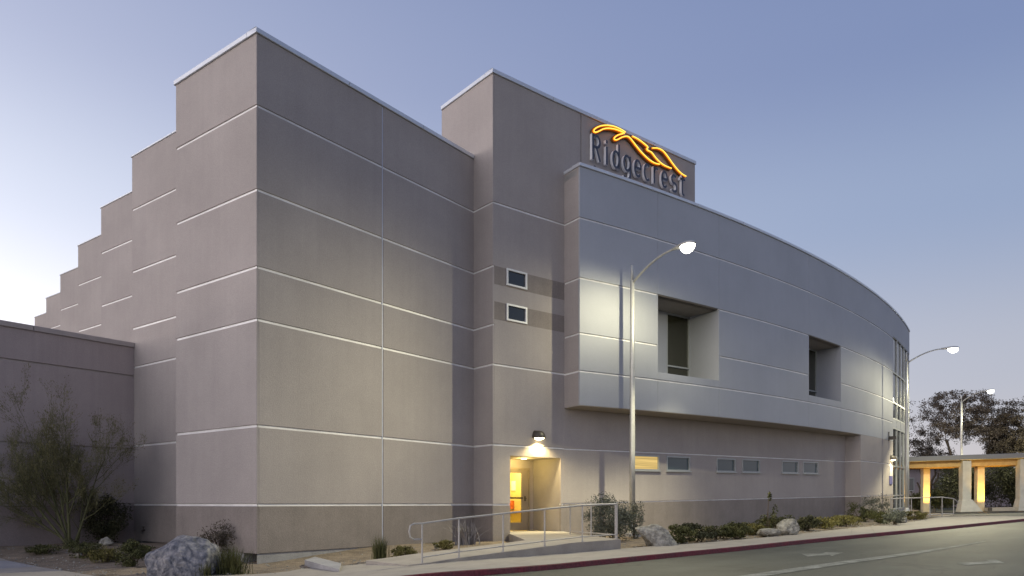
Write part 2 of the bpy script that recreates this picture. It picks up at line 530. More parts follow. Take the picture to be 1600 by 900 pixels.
class MB:
    def __init__(self):
        self.v, self.f, self.m = [], [], []

    def add(self, verts, faces, mi=0):
        o = len(self.v)
        self.v.extend(tuple(map(float, p)) for p in verts)
        self.f.extend(tuple(o + i for i in f) for f in faces)
        self.m.extend([mi] * len(faces))
        return self

    def box(self, x0, x1, y0, y1, z0, z1, mi=0):
        p = [(x0, y0, z0), (x1, y0, z0), (x1, y1, z0), (x0, y1, z0), (x0, y0, z1), (x1, y0, z1), (x1, y1, z1), (x0, y1, z1)]
        return self.add(p, [(3, 2, 1, 0), (4, 5, 6, 7), (0, 1, 5, 4), (1, 2, 6, 5), (2, 3, 7, 6), (3, 0, 4, 7)], mi)

    def slab(self, fr, s0, s1, z0, z1, o0, o1, ch=0.0, mi=0):
        """slab on a wall frame between back offset o0 and face offset o1, edges chamfered by ch"""
        cs = fr.cuts(s0, s1)
        n = len(cs)
        V_, F_ = [], []
        for i, s in enumerate(cs):
            e = ch if i == 0 else (-ch if i == n - 1 else 0.0)
            V_ += [fr.at(s, z0, o0), fr.at(s, z1, o0), fr.at(s, z1, o1 - ch), fr.at(s + e, z1 - ch, o1),
                   fr.at(s + e, z0 + ch, o1), fr.at(s, z0, o1 - ch)]
        k = 6
        for i in range(n - 1):
            a, b = i * k, (i + 1) * k
            for j in range(k):
                j2 = (j + 1) % k
                if ch == 0 and j in (2, 4):
                    continue
                F_.append((a + j, b + j, b + j2, a + j2))
        F_.append(tuple(range(k - 1, -1, -1)) if False else tuple(range(k)))
        F_.append(tuple((n - 1) * k + j for j in range(k - 1, -1, -1)))
        return self.add(V_, F_, mi)

    def prism(self, pts, z0, z1, tilt=True, mi=0):
        n = len(pts)
        h = (lambda p: rise(p[0], p[1])) if tilt else (lambda p: 0)
        V_ = [(p[0], p[1], z0 + h(p)) for p in pts] + [(p[0], p[1], z1 + h(p)) for p in pts]
        F_ = [(i, (i + 1) % n, n + (i + 1) % n, n + i) for i in range(n)]
        F_.append(tuple(range(n - 1, -1, -1)))
        F_.append(tuple(range(n, 2 * n)))
        return self.add(V_, F_, mi)

    def tube(self, pts, radii, seg=8, caps=True, mi=0):
        pts = [Vector(p) for p in pts]
        if isinstance(radii, (int, float)):
            radii = [radii] * len(pts)
        V_, F_ = [], []
        ref = None
        for i, p in enumerate(pts):
            d = (pts[min(i + 1, len(pts) - 1)] - pts[max(i - 1, 0)])
            if d.length < 1e-9:
                d = Vector((0, 0, 1))
            d.normalize()
            if ref is None:
                ref = Vector((1, 0, 0)) if abs(d.x) < 0.8 else Vector((0, 1, 0))
            a = d.cross(ref)
            if a.length < 1e-6:
                a = d.cross(Vector((0, 1, 0.3)))
            a.normalize()
            b = d.cross(a)
            ref = b.cross(d) if False else ref
            for j in range(seg):
                t = 2 * math.pi * j / seg
                V_.append(p + (a * math.cos(t) + b * math.sin(t)) * radii[i])
        for i in range(len(pts) - 1):
            for j in range(seg):
                j2 = (j + 1) % seg
                F_.append((i * seg + j, i * seg + j2, (i + 1) * seg + j2, (i + 1) * seg + j))
        if caps:
            F_.append(tuple(range(seg - 1, -1, -1)))
            F_.append(tuple((len(pts) - 1) * seg + j for j in range(seg)))
        return self.add(V_, F_, mi)

    def lathe(self, prof, seg=16, c=(0, 0, 0), mi=0):
        V_, F_ = [], []
        for r, z in prof:
            for j in range(seg):
                t = 2 * math.pi * j / seg
                V_.append((c[0] + r * math.cos(t), c[1] + r * math.sin(t), c[2] + z))
        n = len(prof)
        for i in range(n - 1):
            for j in range(seg):
                j2 = (j + 1) % seg
                F_.append((i * seg + j, i * seg + j2, (i + 1) * seg + j2, (i + 1) * seg + j))
        F_.append(tuple(range(seg - 1, -1, -1)))
        F_.append(tuple((n - 1) * seg + j for j in range(seg)))
        return self.add(V_, F_, mi)

    def build(self, name, mats, parent=None, smooth=False, recalc=True, **props):
        """one mesh object; vertices are given in world space, a parent's place is taken off"""
        off = Vector((0, 0, 0))
        p = parent
        while p is not None:
            off += p.location
            p = p.parent
        me = bpy.data.meshes.new(name)
        me.from_pydata([(a - off.x, b - off.y, c - off.z) for a, b, c in self.v], [], self.f)
        ml = mats if isinstance(mats, (list, tuple)) else [mats]
        for m in ml:
            me.materials.append(m)
        if len(ml) > 1:
            me.polygons.foreach_set('material_index', self.m)
        if smooth:
            me.polygons.foreach_set('use_smooth', [True] * len(self.f))
        if recalc:
            import bmesh
            bm = bmesh.new()
            bm.from_mesh(me)
            bmesh.ops.recalc_face_normals(bm, faces=bm.faces)
            bm.to_mesh(me)
            bm.free()
        me.update()
        o = bpy.data.objects.new(name, me)
        COL.objects.link(o)
        if parent:
            o.parent = parent
        for k, v in props.items():
            o[k] = v
        return o


def tag(o, label=None, category=None, group=None, kind=None):
    for k, v in (('label', label), ('category', category), ('group', group), ('kind', kind)):
        if v:
            o[k] = v
    return o


def empty(name, loc, label=None, category=None, group=None):
    o = bpy.data.objects.new(name, None)
    o.location = loc
    o.empty_display_size = 0.3
    COL.objects.link(o)
    return tag(o, label, category, group)


# ----------------------------------------------------------------------------
# terrain: ground, road, planting bed, pavements, kerb
# ----------------------------------------------------------------------------
def grid_sheet(xs, ys, zf):
    mb = MB()
    nx, ny = len(xs), len(ys)
    V_ = [(x, y, zf(x, y)) for y in ys for x in xs]
    F_ = [(j * nx + i, j * nx + i + 1, (j + 1) * nx + i + 1, (j + 1) * nx + i) for j in range(ny - 1) for i in range(nx - 1)]
    return mb.add(V_, F_)


far = [-3000, -1200, -500, -200, -100]
xs = far + list(range(-60, 130, 5)) + [160, 250, 500, 1200, 3000]
ys = far + list(range(-40, 160, 5)) + [200, 300, 600, 1500, 3500]
grid_sheet(xs, ys, lambda x, y: grade(x, y) - 0.30).build('ground', DIRT, recalc=False, kind='structure')
xs = list(np.arange(-26, 110, 1.6))
ys = list(np.arange(-12, 76, 1.6))
grid_sheet(xs, ys, lambda x, y: grade(x, y) - 0.115).build('road', ASPHALT, recalc=False, kind='structure')


def resample(pts, n):
    pts = np.array(pts)
    L = np.r_[0, np.cumsum(np.linalg.norm(np.diff(pts, axis=0), axis=1))]
    t = np.linspace(0, L[-1], n)
    return np.c_[np.interp(t, L, pts[:, 0]), np.interp(t, L, pts[:, 1])]


def smooth_line(pts, it=2):
    pts = np.array(pts)
    for _ in range(it):
        q = [pts[0]]
        for a, b in zip(pts[:-1], pts[1:]):
            q += [0.75 * a + 0.25 * b, 0.25 * a + 0.75 * b]
        q.append(pts[-1])
        pts = np.array(q)
    return pts


outer_px = [(651, 897.5), (780, 888), (900, 878), (1000, 868.6), (1075, 861.4), (1160, 853.6), (1250, 844), (1340, 835.5), (1440, 826.3), (1540, 816.5)]
outer = [ground_at(*p) for p in outer_px]
d0 = outer[1] - outer[0]; d0 /= np.linalg.norm(d0)
outer = [outer[0] - d0 * 16, outer[0] - d0 * 8] + outer
e1 = outer[-1] - outer[-2]; e1 /= np.linalg.norm(e1)
tip = outer[-1] + e1 * 9.5
en = v2(-e1[1], e1[0])
outer += [tip - e1 * 2, tip + en * 0.3, tip + en * 2.0 + e1 * 0.4, tip + en * 5.5 - e1 * 0.4]
outer = smooth_line(outer, 2)
inner_px = [(430, 897), (470, 888), (530, 884.5), (650, 873), (800, 864), (975, 857), (1010, 854), (1080, 849.5), (1160, 843), (1223, 837), (1272, 831.5), (1335, 824.5), (1405, 818.5), (1450, 811), (1505, 802)]
inner = [ground_at(*p) for p in inner_px]
di = inner[0] + v2(-4.6, -1.2)
inner = [di - U * 7, di - U * 1.0, di] + inner + [tip + en * 5.2 - e1 * 4]
inner = smooth_line(inner, 2)

KERB_W = 0.16
NS = 36
po, pi_ = resample(outer, NS * 4 + 1), resample(inner, NS * 4 + 1)
tang = np.gradient(po, axis=0)
tang /= np.linalg.norm(tang, axis=1)[:, None]
nin = np.c_[-tang[:, 1], tang[:, 0]]
kerb_in = po + nin * KERB_W

root_pave = MB()
# concrete bed under the slabs
V_, F_ = [], []
for i in range(len(po)):
    a, b = kerb_in[i], pi_[i]
    V_ += [(a[0], a[1], grade(*a) - 0.035), (b[0], b[1], grade(*b) - 0.035)]
for i in range(len(po) - 1):
    F_.append((2 * i, 2 * i + 2, 2 * i + 3, 2 * i + 1))
pavement = root_pave.add(V_, F_).build('pavement', FOOTING, recalc=False, kind='structure')
for k in range(NS):
    i0, i1 = k * 4, k * 4 + 4
    mb = MB()
    ring_a, ring_b = [], []
    for i in range(i0, i1 + 1):
        t = 0.006 if i == i0 else (-0.006 if i == i1 else 0)
        ring_a.append(kerb_in[i] + nin[i] * 0.004 + tang[i] * t)
        ring_b.append(pi_[i] + tang[i] * t)
    poly = ring_a + ring_b[::-1]
    n = len(poly)
    top = [(p[0], p[1], grade(*p)) for p in poly]
    bot = [(p[0], p[1], grade(*p) - 0.05) for p in poly]
    m = len(ring_a)
    F_ = [(i, i + 1, n - 2 - i, n - 1 - i) for i in range(m - 1)] + [(i, (i + 1) % n, n + (i + 1) % n, n + i) for i in range(n)]
    mb.add(top + bot, F_).build('slab', CONCRETE, pavement)
# kerb: concrete top edge, red face
mb = MB()
V_, F_, M_ = [], [], []
for i in range(len(po)):
    a, b = po[i], kerb_in[i]
    g = grade(*a)
    V_ += [(a[0] - nin[i][0] * 0.02, a[1] - nin[i][1] * 0.02, g - 0.2), (a[0], a[1], g - 0.015),
           (a[0] + nin[i][0] * 0.015, a[1] + nin[i][1] * 0.015, g + 0.003), (b[0], b[1], g + 0.003), (b[0], b[1], g - 0.2)]
for i in range(len(po) - 1):
    for j in range(4):
        F_.append((5 * i + j, 5 * i + 5 + j, 5 * i + 6 + j, 5 * i + 1 + j))
        M_.append(0 if j < 2 else 1)
mb.add(V_, F_)
mb.m = M_
mb.build('kerb', [PAINT_R, CONCRETE], recalc=False, kind='structure')
# walkway running back along the left of the building
wl = [ground_at(0, 872.5), ground_at(150, 900)]
dw = (wl[0] - wl[1]); dw /= np.linalg.norm(dw)
nw = v2(-dw[1], dw[0])
mb = MB()
walk = None
a0 = wl[1] - dw * 1.0
V_ = []
for k in range(9):
    p, q = a0 + dw * 2.0 * k, a0 + dw * (2.0 * k + 1.988)
    quad = [p, q, q + nw * 2.6, p + nw * 2.6]
    mb = MB()
    top = [(c[0], c[1], grade(*c) + 0.002) for c in quad]
    bot = [(c[0], c[1], grade(*c) - 0.12) for c in quad]
    mb.add(top + bot, [(0, 1, 2, 3), (7, 6, 5, 4)] + [(i, (i + 1) % 4, 4 + (i + 1) % 4, 4 + i) for i in range(4)])
    if walk is None:
        base = MB()
        e = a0 + dw * 18
        quad2 = [a0, e, e + nw * 2.6, a0 + nw * 2.6]
        base.add([(c[0], c[1], grade(*c) - 0.06) for c in quad2], [(0, 1, 2, 3)])
        walk = base.build('walkway', FOOTING, recalc=False, kind='structure')
    mb.build('slab', CONCRETE, walk)

# planting bed: a gravel sheet from the pavement's back edge to under the walls
back_pts = [wl[0] + dw * 12, CORNER + V * 14 - U * 8, CORNER + V * 6 + U * 3, CORNER + V * 3 + U * 4, CORNER + V * 2 + U * 8, TOWER + WP * 2 + W * 3,
            TOWER + WP * 2 + W * 8, TOWER + WP * 2.2 + W * 14, TOWER + WP * 3.2 + W * 22, TOWER + WP * 4.5 + W * 30, TOWER + WP * 7 + W * 42, TOWER + WP * 9 + W * 56]
front_pts = [wl[0] + dw * 11, wl[0], wl[1]] + [p for p in inner[8:]]
bp_, fp_ = resample(smooth_line(back_pts), 150), resample(front_pts, 150)
V_, F_ = [], []
NB = 26
for i in range(150):
    for j in range(NB):
        t = j / (NB - 1)
        p = fp_[i] * (1 - t) + bp_[i] * t
        h = (noise.noise(Vector((p[0] * 0.8, p[1] * 0.8, 3))) * 0.05 + noise.noise(Vector((p[0] * 3, p[1] * 3, 7))) * 0.02)
        V_.append((p[0], p[1], grade(*p) - 0.03 + h * min(1, t * 8) + 0.03 * sstep(0, 0.2, t)))
for i in range(149):
    for j in range(NB - 1):
        F_.append((i * NB + j, (i + 1) * NB + j, (i + 1) * NB + j + 1, i * NB + j + 1))
MB().add(V_, F_).build('planting_bed', GRAVEL, smooth=True, recalc=False, kind='structure')


def road_quad(name, pxs, label=None):
    pts = [ground_at(x, y, -0.11) for x, y in pxs]
    mb = MB()
    n = len(pts)
    mb.add([(p[0], p[1], grade(*p) - 0.109) for p in pts], [tuple(range(n))])
    return mb.build(name, PAINT_W, recalc=False, kind='structure')


# lane line, cut to short pieces so that it follows the road
la = [(1120, 905), (1200, 893.5), (1300, 879), (1416, 864), (1482, 854.5), (1535, 846)]
lb = [(1163, 905), (1240, 893.5), (1330, 880), (1438, 864.5), (1494, 854.8), (1541, 846.2)]
mb = MB()
A = resample([ground_at(x, y, -0.11) for x, y in la], 14)
B = resample([ground_at(x, y, -0.11) for x, y in lb], 14)
mb.add([(p[0], p[1], grade(*p) - 0.108) for p in A] + [(p[0], p[1], grade(*p) - 0.108) for p in B],
       [(i, i + 1, 15 + i, 14 + i) for i in range(13)])
mb.build('lane_line', PAINT_W, recalc=False, kind='structure')
road_quad('lane_mark', [(1252, 865.3), (1262, 869.5), (1296, 867), (1300, 868.6), (1318, 863.3), (1290, 863.2), (1284, 865)])
road_quad('lane_arrow', [(1492, 879.6), (1512, 883.2), (1530, 881.4), (1570, 879.6), (1556, 874.4), (1541, 874.8), (1546, 877.2)])

# ----------------------------------------------------------------------------
# the building
# ----------------------------------------------------------------------------
ZJ = [1.20, 3.15, 5.765, 7.06, 8.96, 11.03]     # joint heights shared by every wall
JH = 0.034                                      # half height of a joint
PD = 0.06                                       # panel thickness
TOP = 12.80
building = empty('building', (CORNER[0], CORNER[1], 0.0),
                 'large grey stepped and curved arts building with silver upper volume and illuminated sign tower', 'building')


def panel(fr, s0, s1, z0, z1, m, parent, ch=0.007):
    return MB().slab(fr, s0, s1, z0, z1, -PD, 0.0, ch).build('panel', m, parent)


def reveal(fr, s0, s1, z, parent, h=JH):
    return MB().slab(fr, s0, s1, z - h + 0.003, z + h - 0.003, -PD - 0.005, -0.026).build('reveal_strip', REVEAL, parent)


def vreveal(fr, s, z0, z1, parent, h=0.022):
    return MB().slab(fr, s - h + 0.002, s + h - 0.002, z0, z1, -PD - 0.005, -0.012).build('reveal_strip', VSTRIP, parent)


def coping(fr, s0, s1, z, parent, h=0.13, proud=0.045, depth=0.35, m=None):
    n_ = max(1, int(round(abs(s1 - s0) / 3.05)))
    for i in range(n_):
        a_, b_ = s0 + (s1 - s0) * i / n_, s0 + (s1 - s0) * (i + 1) / n_
        MB().slab(fr, a_ + (0.004 if i else 0), b_ - (0.004 if i < n_ - 1 else 0), z, z + h, -depth, proud, 0.012).build('coping', m or COPING, parent)


# --- hall: stepped plan, all one height
STEP_U, STEP_V, V1 = 1.35, 5.275, 3.78
foot = [(0, 0), (8.36, 0), (8.72, 1.6), (8.72, 4.6), (24, 4.6), (24, V1 + 6 * STEP_V)]
uvs = list(foot)
for n in range(6, -1, -1):
    uvs.append((STEP_U * n, V1 + STEP_V * n))
    if n:
        uvs.append((STEP_U * n, V1 + STEP_V * (n - 1)))


def uvp(u, v):
    return CORNER + U * u + V * v


inset = []
for u, v in uvs:
    inset.append((u, v))
hall = MB()
# core set back by the panel thickness on the two visible sides
core = []
for i, (u, v) in enumerate(uvs):
    if i == 0:
        core.append(uvp(PD, PD))
    elif i == 1:
        core.append(uvp(u, PD))
    elif i >= len(foot):
        k = i - len(foot)
        core.append(uvp(u + PD, v - (0.0 if k % 2 == 0 else 0.0)))
    else:
        core.append(uvp(u, v))
hall.prism(core, 0.0, TOP - 0.05, tilt=False)
hall_o = hall.build('hall_wall', [CORE], building)
ftm = MB()
ftm.prism([uvp(0.03, 0.03), uvp(9, 0.03), uvp(9, 4), uvp(3, 4)], -0.7, -0.004, tilt=False)
ftm.prism([uvp(0.034, 0.6), uvp(2, 0.6), uvp(2, V1), uvp(0.034, V1)], -0.7, -0.006, tilt=False)
ftm.build('footing', FOOTING, building)
rows = [0.0] + ZJ + [TOP]
S_END = 8.30
for a, b in zip(rows[:-1], rows[1:]):
    z0 = a + (JH if a > 0 else 0)
    z1 = b - (JH if b < TOP else 0)
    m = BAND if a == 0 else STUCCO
    panel(FRONT, PD + 0.002, 4.18 - 0.022, z0, z1, m, hall_o)
    panel(FRONT, 4.18 + 0.022, S_END + 0.4, z0, z1, m, hall_o)
for z in ZJ:
    reveal(FRONT, 0.027, S_END + 0.4, z, hall_o)
vreveal(FRONT, 4.18, 0.05, TOP - 0.02, hall_o)
coping(FRONT, -0.045, S_END + 0.5, TOP, hall_o)
for n in range(7):
    fr = Line(uvp(STEP_U * n, 0), V, -U)
    va = 0.0 if n == 0 else V1 + STEP_V * (n - 1) + 0.002
    vb = V1 + STEP_V * n
    for a, b in zip(rows[:-1], rows[1:]):
        z0 = a + (JH if a > 0 else 0)
        z1 = b - (JH if b < TOP else 0)
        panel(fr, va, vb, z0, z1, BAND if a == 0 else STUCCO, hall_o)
    for z in ZJ:
        reveal(fr, va + (0.026 if n == 0 else 0.05), vb - 0.03, z, hall_o)
    coping(fr, va + (0.355 if n == 0 else 0.1), vb + 0.045, TOP, hall_o, h=0.06 if n else 0.13, proud=0.025 if n else 0.045)

# --- low wing on the left
WING = Line(uvp(STEP_U, V1 + STEP_V - 0.15), -U, -V)
wing = MB()
w0 = uvp(STEP_U, V1 + STEP_V - 0.15 + PD)
wing.prism([w0 - U * 15, w0, w0 + V * 9, w0 + V * 9 - U * 15], -0.5, 6.45, tilt=False)
wing_o = wing.build('wing_wall', CORE, building)
wrows = [-0.25, 1.20, 3.02, 5.46, 6.42]
for a, b in zip(wrows[:-1], wrows[1:]):
    for s0, s1 in ((0.0, 7.6), (7.64, 15.0)):
        panel(WING, s0, s1, a + (JH if a > 0 else 0), b - (JH if b < 6.4 else 0), WINGBASE if a < 1 else WINGPAINT, wing_o)
for z in wrows[1:-1]:
    MB().slab(WING, 0.0, 15.0, z - 0.03, z + 0.03, -PD - 0.005, -0.045).build('reveal_strip', WINGCAP, wing_o)
coping(WING, 0.0, 15.0, 6.42, wing_o, h=0.16, proud=0.05, m=WINGCAP)

# --- sign tower (turned a little from the hall)
T_LEN, T_BACK, T_TOP = 10.687, 2.96, 15.22
REC0, REC1, REC_Z, REC_D = 0.73, 3.02, 2.82, 1.47
tw = MB()


def tp(s, b):
    return TOWER + W * s + WP * b


tw.prism([tp(PD, PD), tp(REC0, PD), tp(REC0, T_BACK), tp(PD, T_BACK)], -0.5, T_TOP - 0.05)
tw.prism([tp(REC0, PD), tp(REC1, PD), tp(REC1, REC_D + 0.2), tp(REC0, REC_D + 0.2)], REC_Z + 0.002, T_TOP - 0.05)
tw.prism([tp(REC0, REC_D + 0.2), tp(REC1, REC_D + 0.2), tp(REC1, T_BACK), tp(REC0, T_BACK)], REC_Z + 0.4, T_TOP - 0.05)
tw.prism([tp(REC1, PD), tp(4.6, PD), tp(4.6, T_BACK), tp(REC1, T_BACK)], -0.5, T_TOP - 0.05)
tw.prism([tp(4.6, PD), tp(T_LEN, PD), tp(T_LEN, T_BACK), tp(4.6, T_BACK)], 12.6, T_TOP - 0.05)
tower_o = tw.build('tower_wall', SOFFIT, building)
Q = 3.14
trows = [(0.0, 1.20, BAND), (1.20, 3.15, STUCCO), (3.15, 5.765, STUCCO), (5.765, 7.24, STUCCO), (7.24, 7.82, BAND), (7.82, 8.38, STUCCO),
         (8.38, 8.98, BAND), (8.98, 11.03, STUCCO), (11.03, T_TOP, STUCCO)]
TJ = [1.20, 3.15, 5.765, 11.03]
WIN = [(0.56, 1.45, 8.43, 9.00), (0.56, 1.45, 7.27, 7.84)]      # the two small tower windows


def holes_panel(fr, s0, s1, z0, z1, holes, m, parent, name='panel'):
    """a wall panel with rectangular openings: pieces butted into one mesh"""
    mb = MB()
    hs = sorted(h for h in holes if h[3] > z0 + 1e-4 and h[2] < z1 - 1e-4 and h[1] > s0 and h[0] < s1)
    if not hs:
        mb.slab(fr, s0, s1, z0, z1, -PD, 0.0, 0.007)
    else:
        x = s0
        for a, b, c, d in hs:
            if a > x:
                mb.slab(fr, x, a, z0, z1, -PD, 0.0)
            if c > z0:
                mb.slab(fr, max(a, s0), b, z0, min(c, z1), -PD, 0.0)
            if d < z1:
                mb.slab(fr, max(a, s0), b, d, z1, -PD, 0.0)
            x = b
        if x < s1:
            mb.slab(fr, x, s1, z0, z1, -PD, 0.0)
    return mb.build(name, m, parent)


DOORHOLE = (REC0, REC1, -1.0, REC_Z)
for a, b, m in trows:
    z0 = a + (JH if a in TJ else 0.0)
    z1 = b - (JH if b in TJ else 0.0)
    if b <= 3.15:
        if b > REC_Z:
            holes_panel(TFRONT, PD + 0.002, Q + 0.10, z0, z1, [DOORHOLE], m, tower_o)
        else:
            panel(TFRONT, PD + 0.002, REC0, z0, z1, m, tower_o, ch=0.0)
            panel(TFRONT, REC1, Q + 0.10, z0, z1, m, tower_o, ch=0.0)
    elif b <= 11.03:
        holes_panel(TFRONT, PD + 0.002, 4.4, z0, z1, WIN, m, tower_o)
    else:
        panel(TFRONT, PD + 0.002, 4.02 - 0.02, z0, z1, m, tower_o)
        panel(TFRONT, 4.02 + 0.02, T_LEN, z0, z1, m, tower_o)
for z in TJ:
    if z == 1.20:
        reveal(TFRONT, 0.027, REC0, z, tower_o)
        reveal(TFRONT, REC1, Q + 0.08, z, tower_o)
    else:
        reveal(TFRONT, 0.027, 4.4, z, tower_o)
for a, b in zip([0.0] + ZJ, ZJ + [T_TOP]):
    panel(TSIDE, 0.0, T_BACK, a + (JH if a else 0), b - (JH if b < T_TOP else 0), BAND if a == 0 else STUCCO, tower_o)
for z in ZJ:
    reveal(TSIDE, 0.026, 1.6, z, tower_o)
coping(TFRONT, -0.045, T_LEN + 0.03, T_TOP, tower_o, h=0.14)
coping(TSIDE, 0.355, T_BACK, T_TOP, tower_o, h=0.14, proud=0.045)


def window(fr, s0, s1, z0, z1, pane_mat, fw=0.045, proud=0.03, inset=-0.03, sill=0.0, frame_mat=None, mull=(), trans=()):
    """a framed window: the frame is the part, pane and sill its pieces"""
    mb = MB()
    fm = frame_mat or FRAMEW
    mb.slab(fr, s0, s1, z1 - fw, z1, inset - 0.05, proud)
    mb.slab(fr, s0, s1, z0, z0 + fw, inset - 0.05, proud)
    mb.slab(fr, s0, s0 + fw, z0 + fw, z1 - fw, inset - 0.05, proud)
    mb.slab(fr, s1 - fw, s1, z0 + fw, z1 - fw, inset - 0.05, proud)
    for s in mull:
        mb.slab(fr, s - fw / 2, s + fw / 2, z0 + fw, z1 - fw, inset - 0.05, proud - 0.004)
    for z in trans:
        mb.slab(fr, s0 + fw, s1 - fw, z - fw / 2, z + fw / 2, inset - 0.05, proud - 0.008)
    w = mb.build('window_frame', fm, building)
    zs = [z0 + fw] + [t for z in trans for t in (z - fw / 2, z + fw / 2)] + [z1 - fw]
    ss = [s0 + fw] + [t for s in mull for t in (s - fw / 2, s + fw / 2)] + [s1 - fw]
    for i in range(0, len(ss), 2):
        for j in range(0, len(zs), 2):
            MB().slab(fr, ss[i] + 0.002, ss[i + 1] - 0.002, zs[j] + 0.002, zs[j + 1] - 0.002, inset - 0.03, inset).build('pane', pane_mat, w)
    if sill:
        MB().slab(fr, s0 - 0.05, s1 + 0.05, z0 - sill, z0 - 0.003, -0.03, 0.07, 0.006).build('sill', fm, w)
    return w


for a, b, c, d in WIN:
    window(TFRONT, a + 0.004, b - 0.004, c + 0.004, d - 0.004, GLASS, fw=0.06, proud=0.04, inset=-0.02)

# --- door recess: back wall with the door, jambs, ceiling, lit lobby behind
BACK = Line(TOWER + WP * REC_D, W, -WP)
D0, D1 = 1.72, ray_line(828, TOWER + WP * REC_D, W)
DH = 2.52
bw = MB()
bw.slab(BACK, REC0 - 0.2, D0, 0.0, REC_Z, -0.12, 0.0)
bw.slab(BACK, D1, REC1 - 0.002, 0.0, REC_Z - 0.002, -0.12, 0.0)
bw.slab(BACK, D0, D1, DH, REC_Z - 0.002, -0.12, 0.0)
bw.build('recess_wall', STUCCO, building)
mb = MB()
mb.slab(Line(TOWER + W * REC1 + WP * 0.0, WP, -W), 0.002, REC_D, 0.1, REC_Z, -0.05, -0.001)
mb.build('door_jamb', STUCCO, building)
fw = 0.07
mb = MB()
mb.slab(BACK, D0, D1, DH - fw, DH, -0.1, 0.02)
mb.slab(BACK, D0, D0 + fw, 0.2, DH - fw, -0.1, 0.02)
mb.slab(BACK, D1 - fw, D1, 0.2, DH - fw, -0.1, 0.02)
door = mb.build('door_frame', DOORP, building)
L0, L1, LZ0, LZ1 = D0 + fw + 0.006, D1 - fw - 0.006, 0.26, DH - fw - 0.006
G0, G1 = L0 + 0.12, ray_line(815.5, TOWER + WP * REC_D, W)
GZ0, GZ1 = 0.55, 2.33
mb = MB()
mb.slab(BACK, L0, L1, GZ1, LZ1, -0.06, -0.012)
mb.slab(BACK, L0, L1, LZ0, GZ0, -0.06, -0.012)
mb.slab(BACK, L0, G0, GZ0, GZ1, -0.06, -0.012)
mb.slab(BACK, G1, L1, GZ0, GZ1, -0.06, -0.012)
mb.build('door_leaf', DOORP, door)
MB().slab(BACK, G0 + 0.001, G1 - 0.001, GZ0 + 0.001, GZ1 - 0.001, -0.045, -0.03).build('pane', GLASS_CLEAR, door)
mb = MB()
mb.slab(BACK, G0 - 0.03, G1 + 0.02, 1.40, 1.46, -0.01, 0.035)
mb.build('push_bar', DARKMETAL, door)
mb = MB()
hs = ray_line(820.5, TOWER + WP * REC_D, W)
p0 = BACK.at(hs, 1.42, -0.012); p1 = BACK.at(hs, 1.42, 0.06); p2 = BACK.at(hs - 0.10, 1.42, 0.06)
mb.tube([p0, p1, p2], 0.018, 8)
mb.slab(BACK, hs - 0.03, hs + 0.03, 1.32, 1.50, -0.012, 0.002)
mb.build('handle', DARKMETAL, door)
# the lobby behind the door, yellow walls, lit from its ceiling
LOBBY = mat('lobby_wall', (0.72, 0.58, 0.22), 0.8, var=0.05)
mb = MB()
lb0, lb1, ld = D0 - 0.2, 3.0, 1.2
c = [BACK.at(lb0, 0.2, -0.125), BACK.at(lb1, 0.2, -0.125), BACK.at(lb1, 0.2, -0.125 - ld), BACK.at(lb0, 0.2, -0.125 - ld)]
d = [(p[0], p[1], p[2] + 2.7) for p in c]
mb.add(c + d, [(0, 1, 2, 3), (7, 6, 5, 4), (1, 2, 6, 5), (2, 3, 7, 6), (3, 0, 4, 7)])
mb.build('lobby', LOBBY, building, recalc=False)
LB = Line(TOWER + W * lb1, WP, -W)
gs = lambda px: ray_line(px, LB.p, WP)
mb = MB(); mb.slab(LB, gs(806), gs(799.5), 1.72, 2.08, 0.002, 0.02)
mb.build('notice', mat('notice_paper', (0.75, 0.78, 0.74), 0.8, var=0.12, scale=9), building)
mb = MB(); mb.slab(LB, gs(803.5), gs(799), 1.02, 1.34, 0.002, 0.1)
mb.build('red_box', mat('red_plastic', (0.62, 0.13, 0.02), 0.5), building)
mb = MB(); mb.slab(LB, gs(815), gs(797), 0.90, 0.96, 0.002, 0.15)
mb.build('shelf', mat('shelf_wood', (0.5, 0.25, 0.06), 0.5), building)
lc = BACK.at(2.3, 2.80, -0.65)
ld_ = bpy.data.lights.new('lobby_light', 'AREA')
ld_.energy = 75
ld_.size = 0.6
ld_.color = (1.0, 0.80, 0.38)
lo = bpy.data.objects.new('lobby_light', ld_)
lo.location = (lc[0] - CORNER[0], lc[1] - CORNER[1], lc[2])
lo.parent = building
COL.objects.link(lo)

# downlight in the ceiling of the recess
q = TFRONT.at(2.05, REC_Z - 0.03, -0.85)
MB().lathe([(0.09, 0.0), (0.10, 0.03)], 14, c=q).build('downlight', SCONCE_LENS, building)
dl = bpy.data.lights.new('recess_light', 'POINT')
dl.energy = 42
dl.color = (1.0, 0.70, 0.20)
dl.shadow_soft_size = 0.07
lo = bpy.data.objects.new('recess_light', dl)
lo.location = (q[0] - CORNER[0], q[1] - CORNER[1], q[2] - 0.12)
lo.parent = building
COL.objects.link(lo)

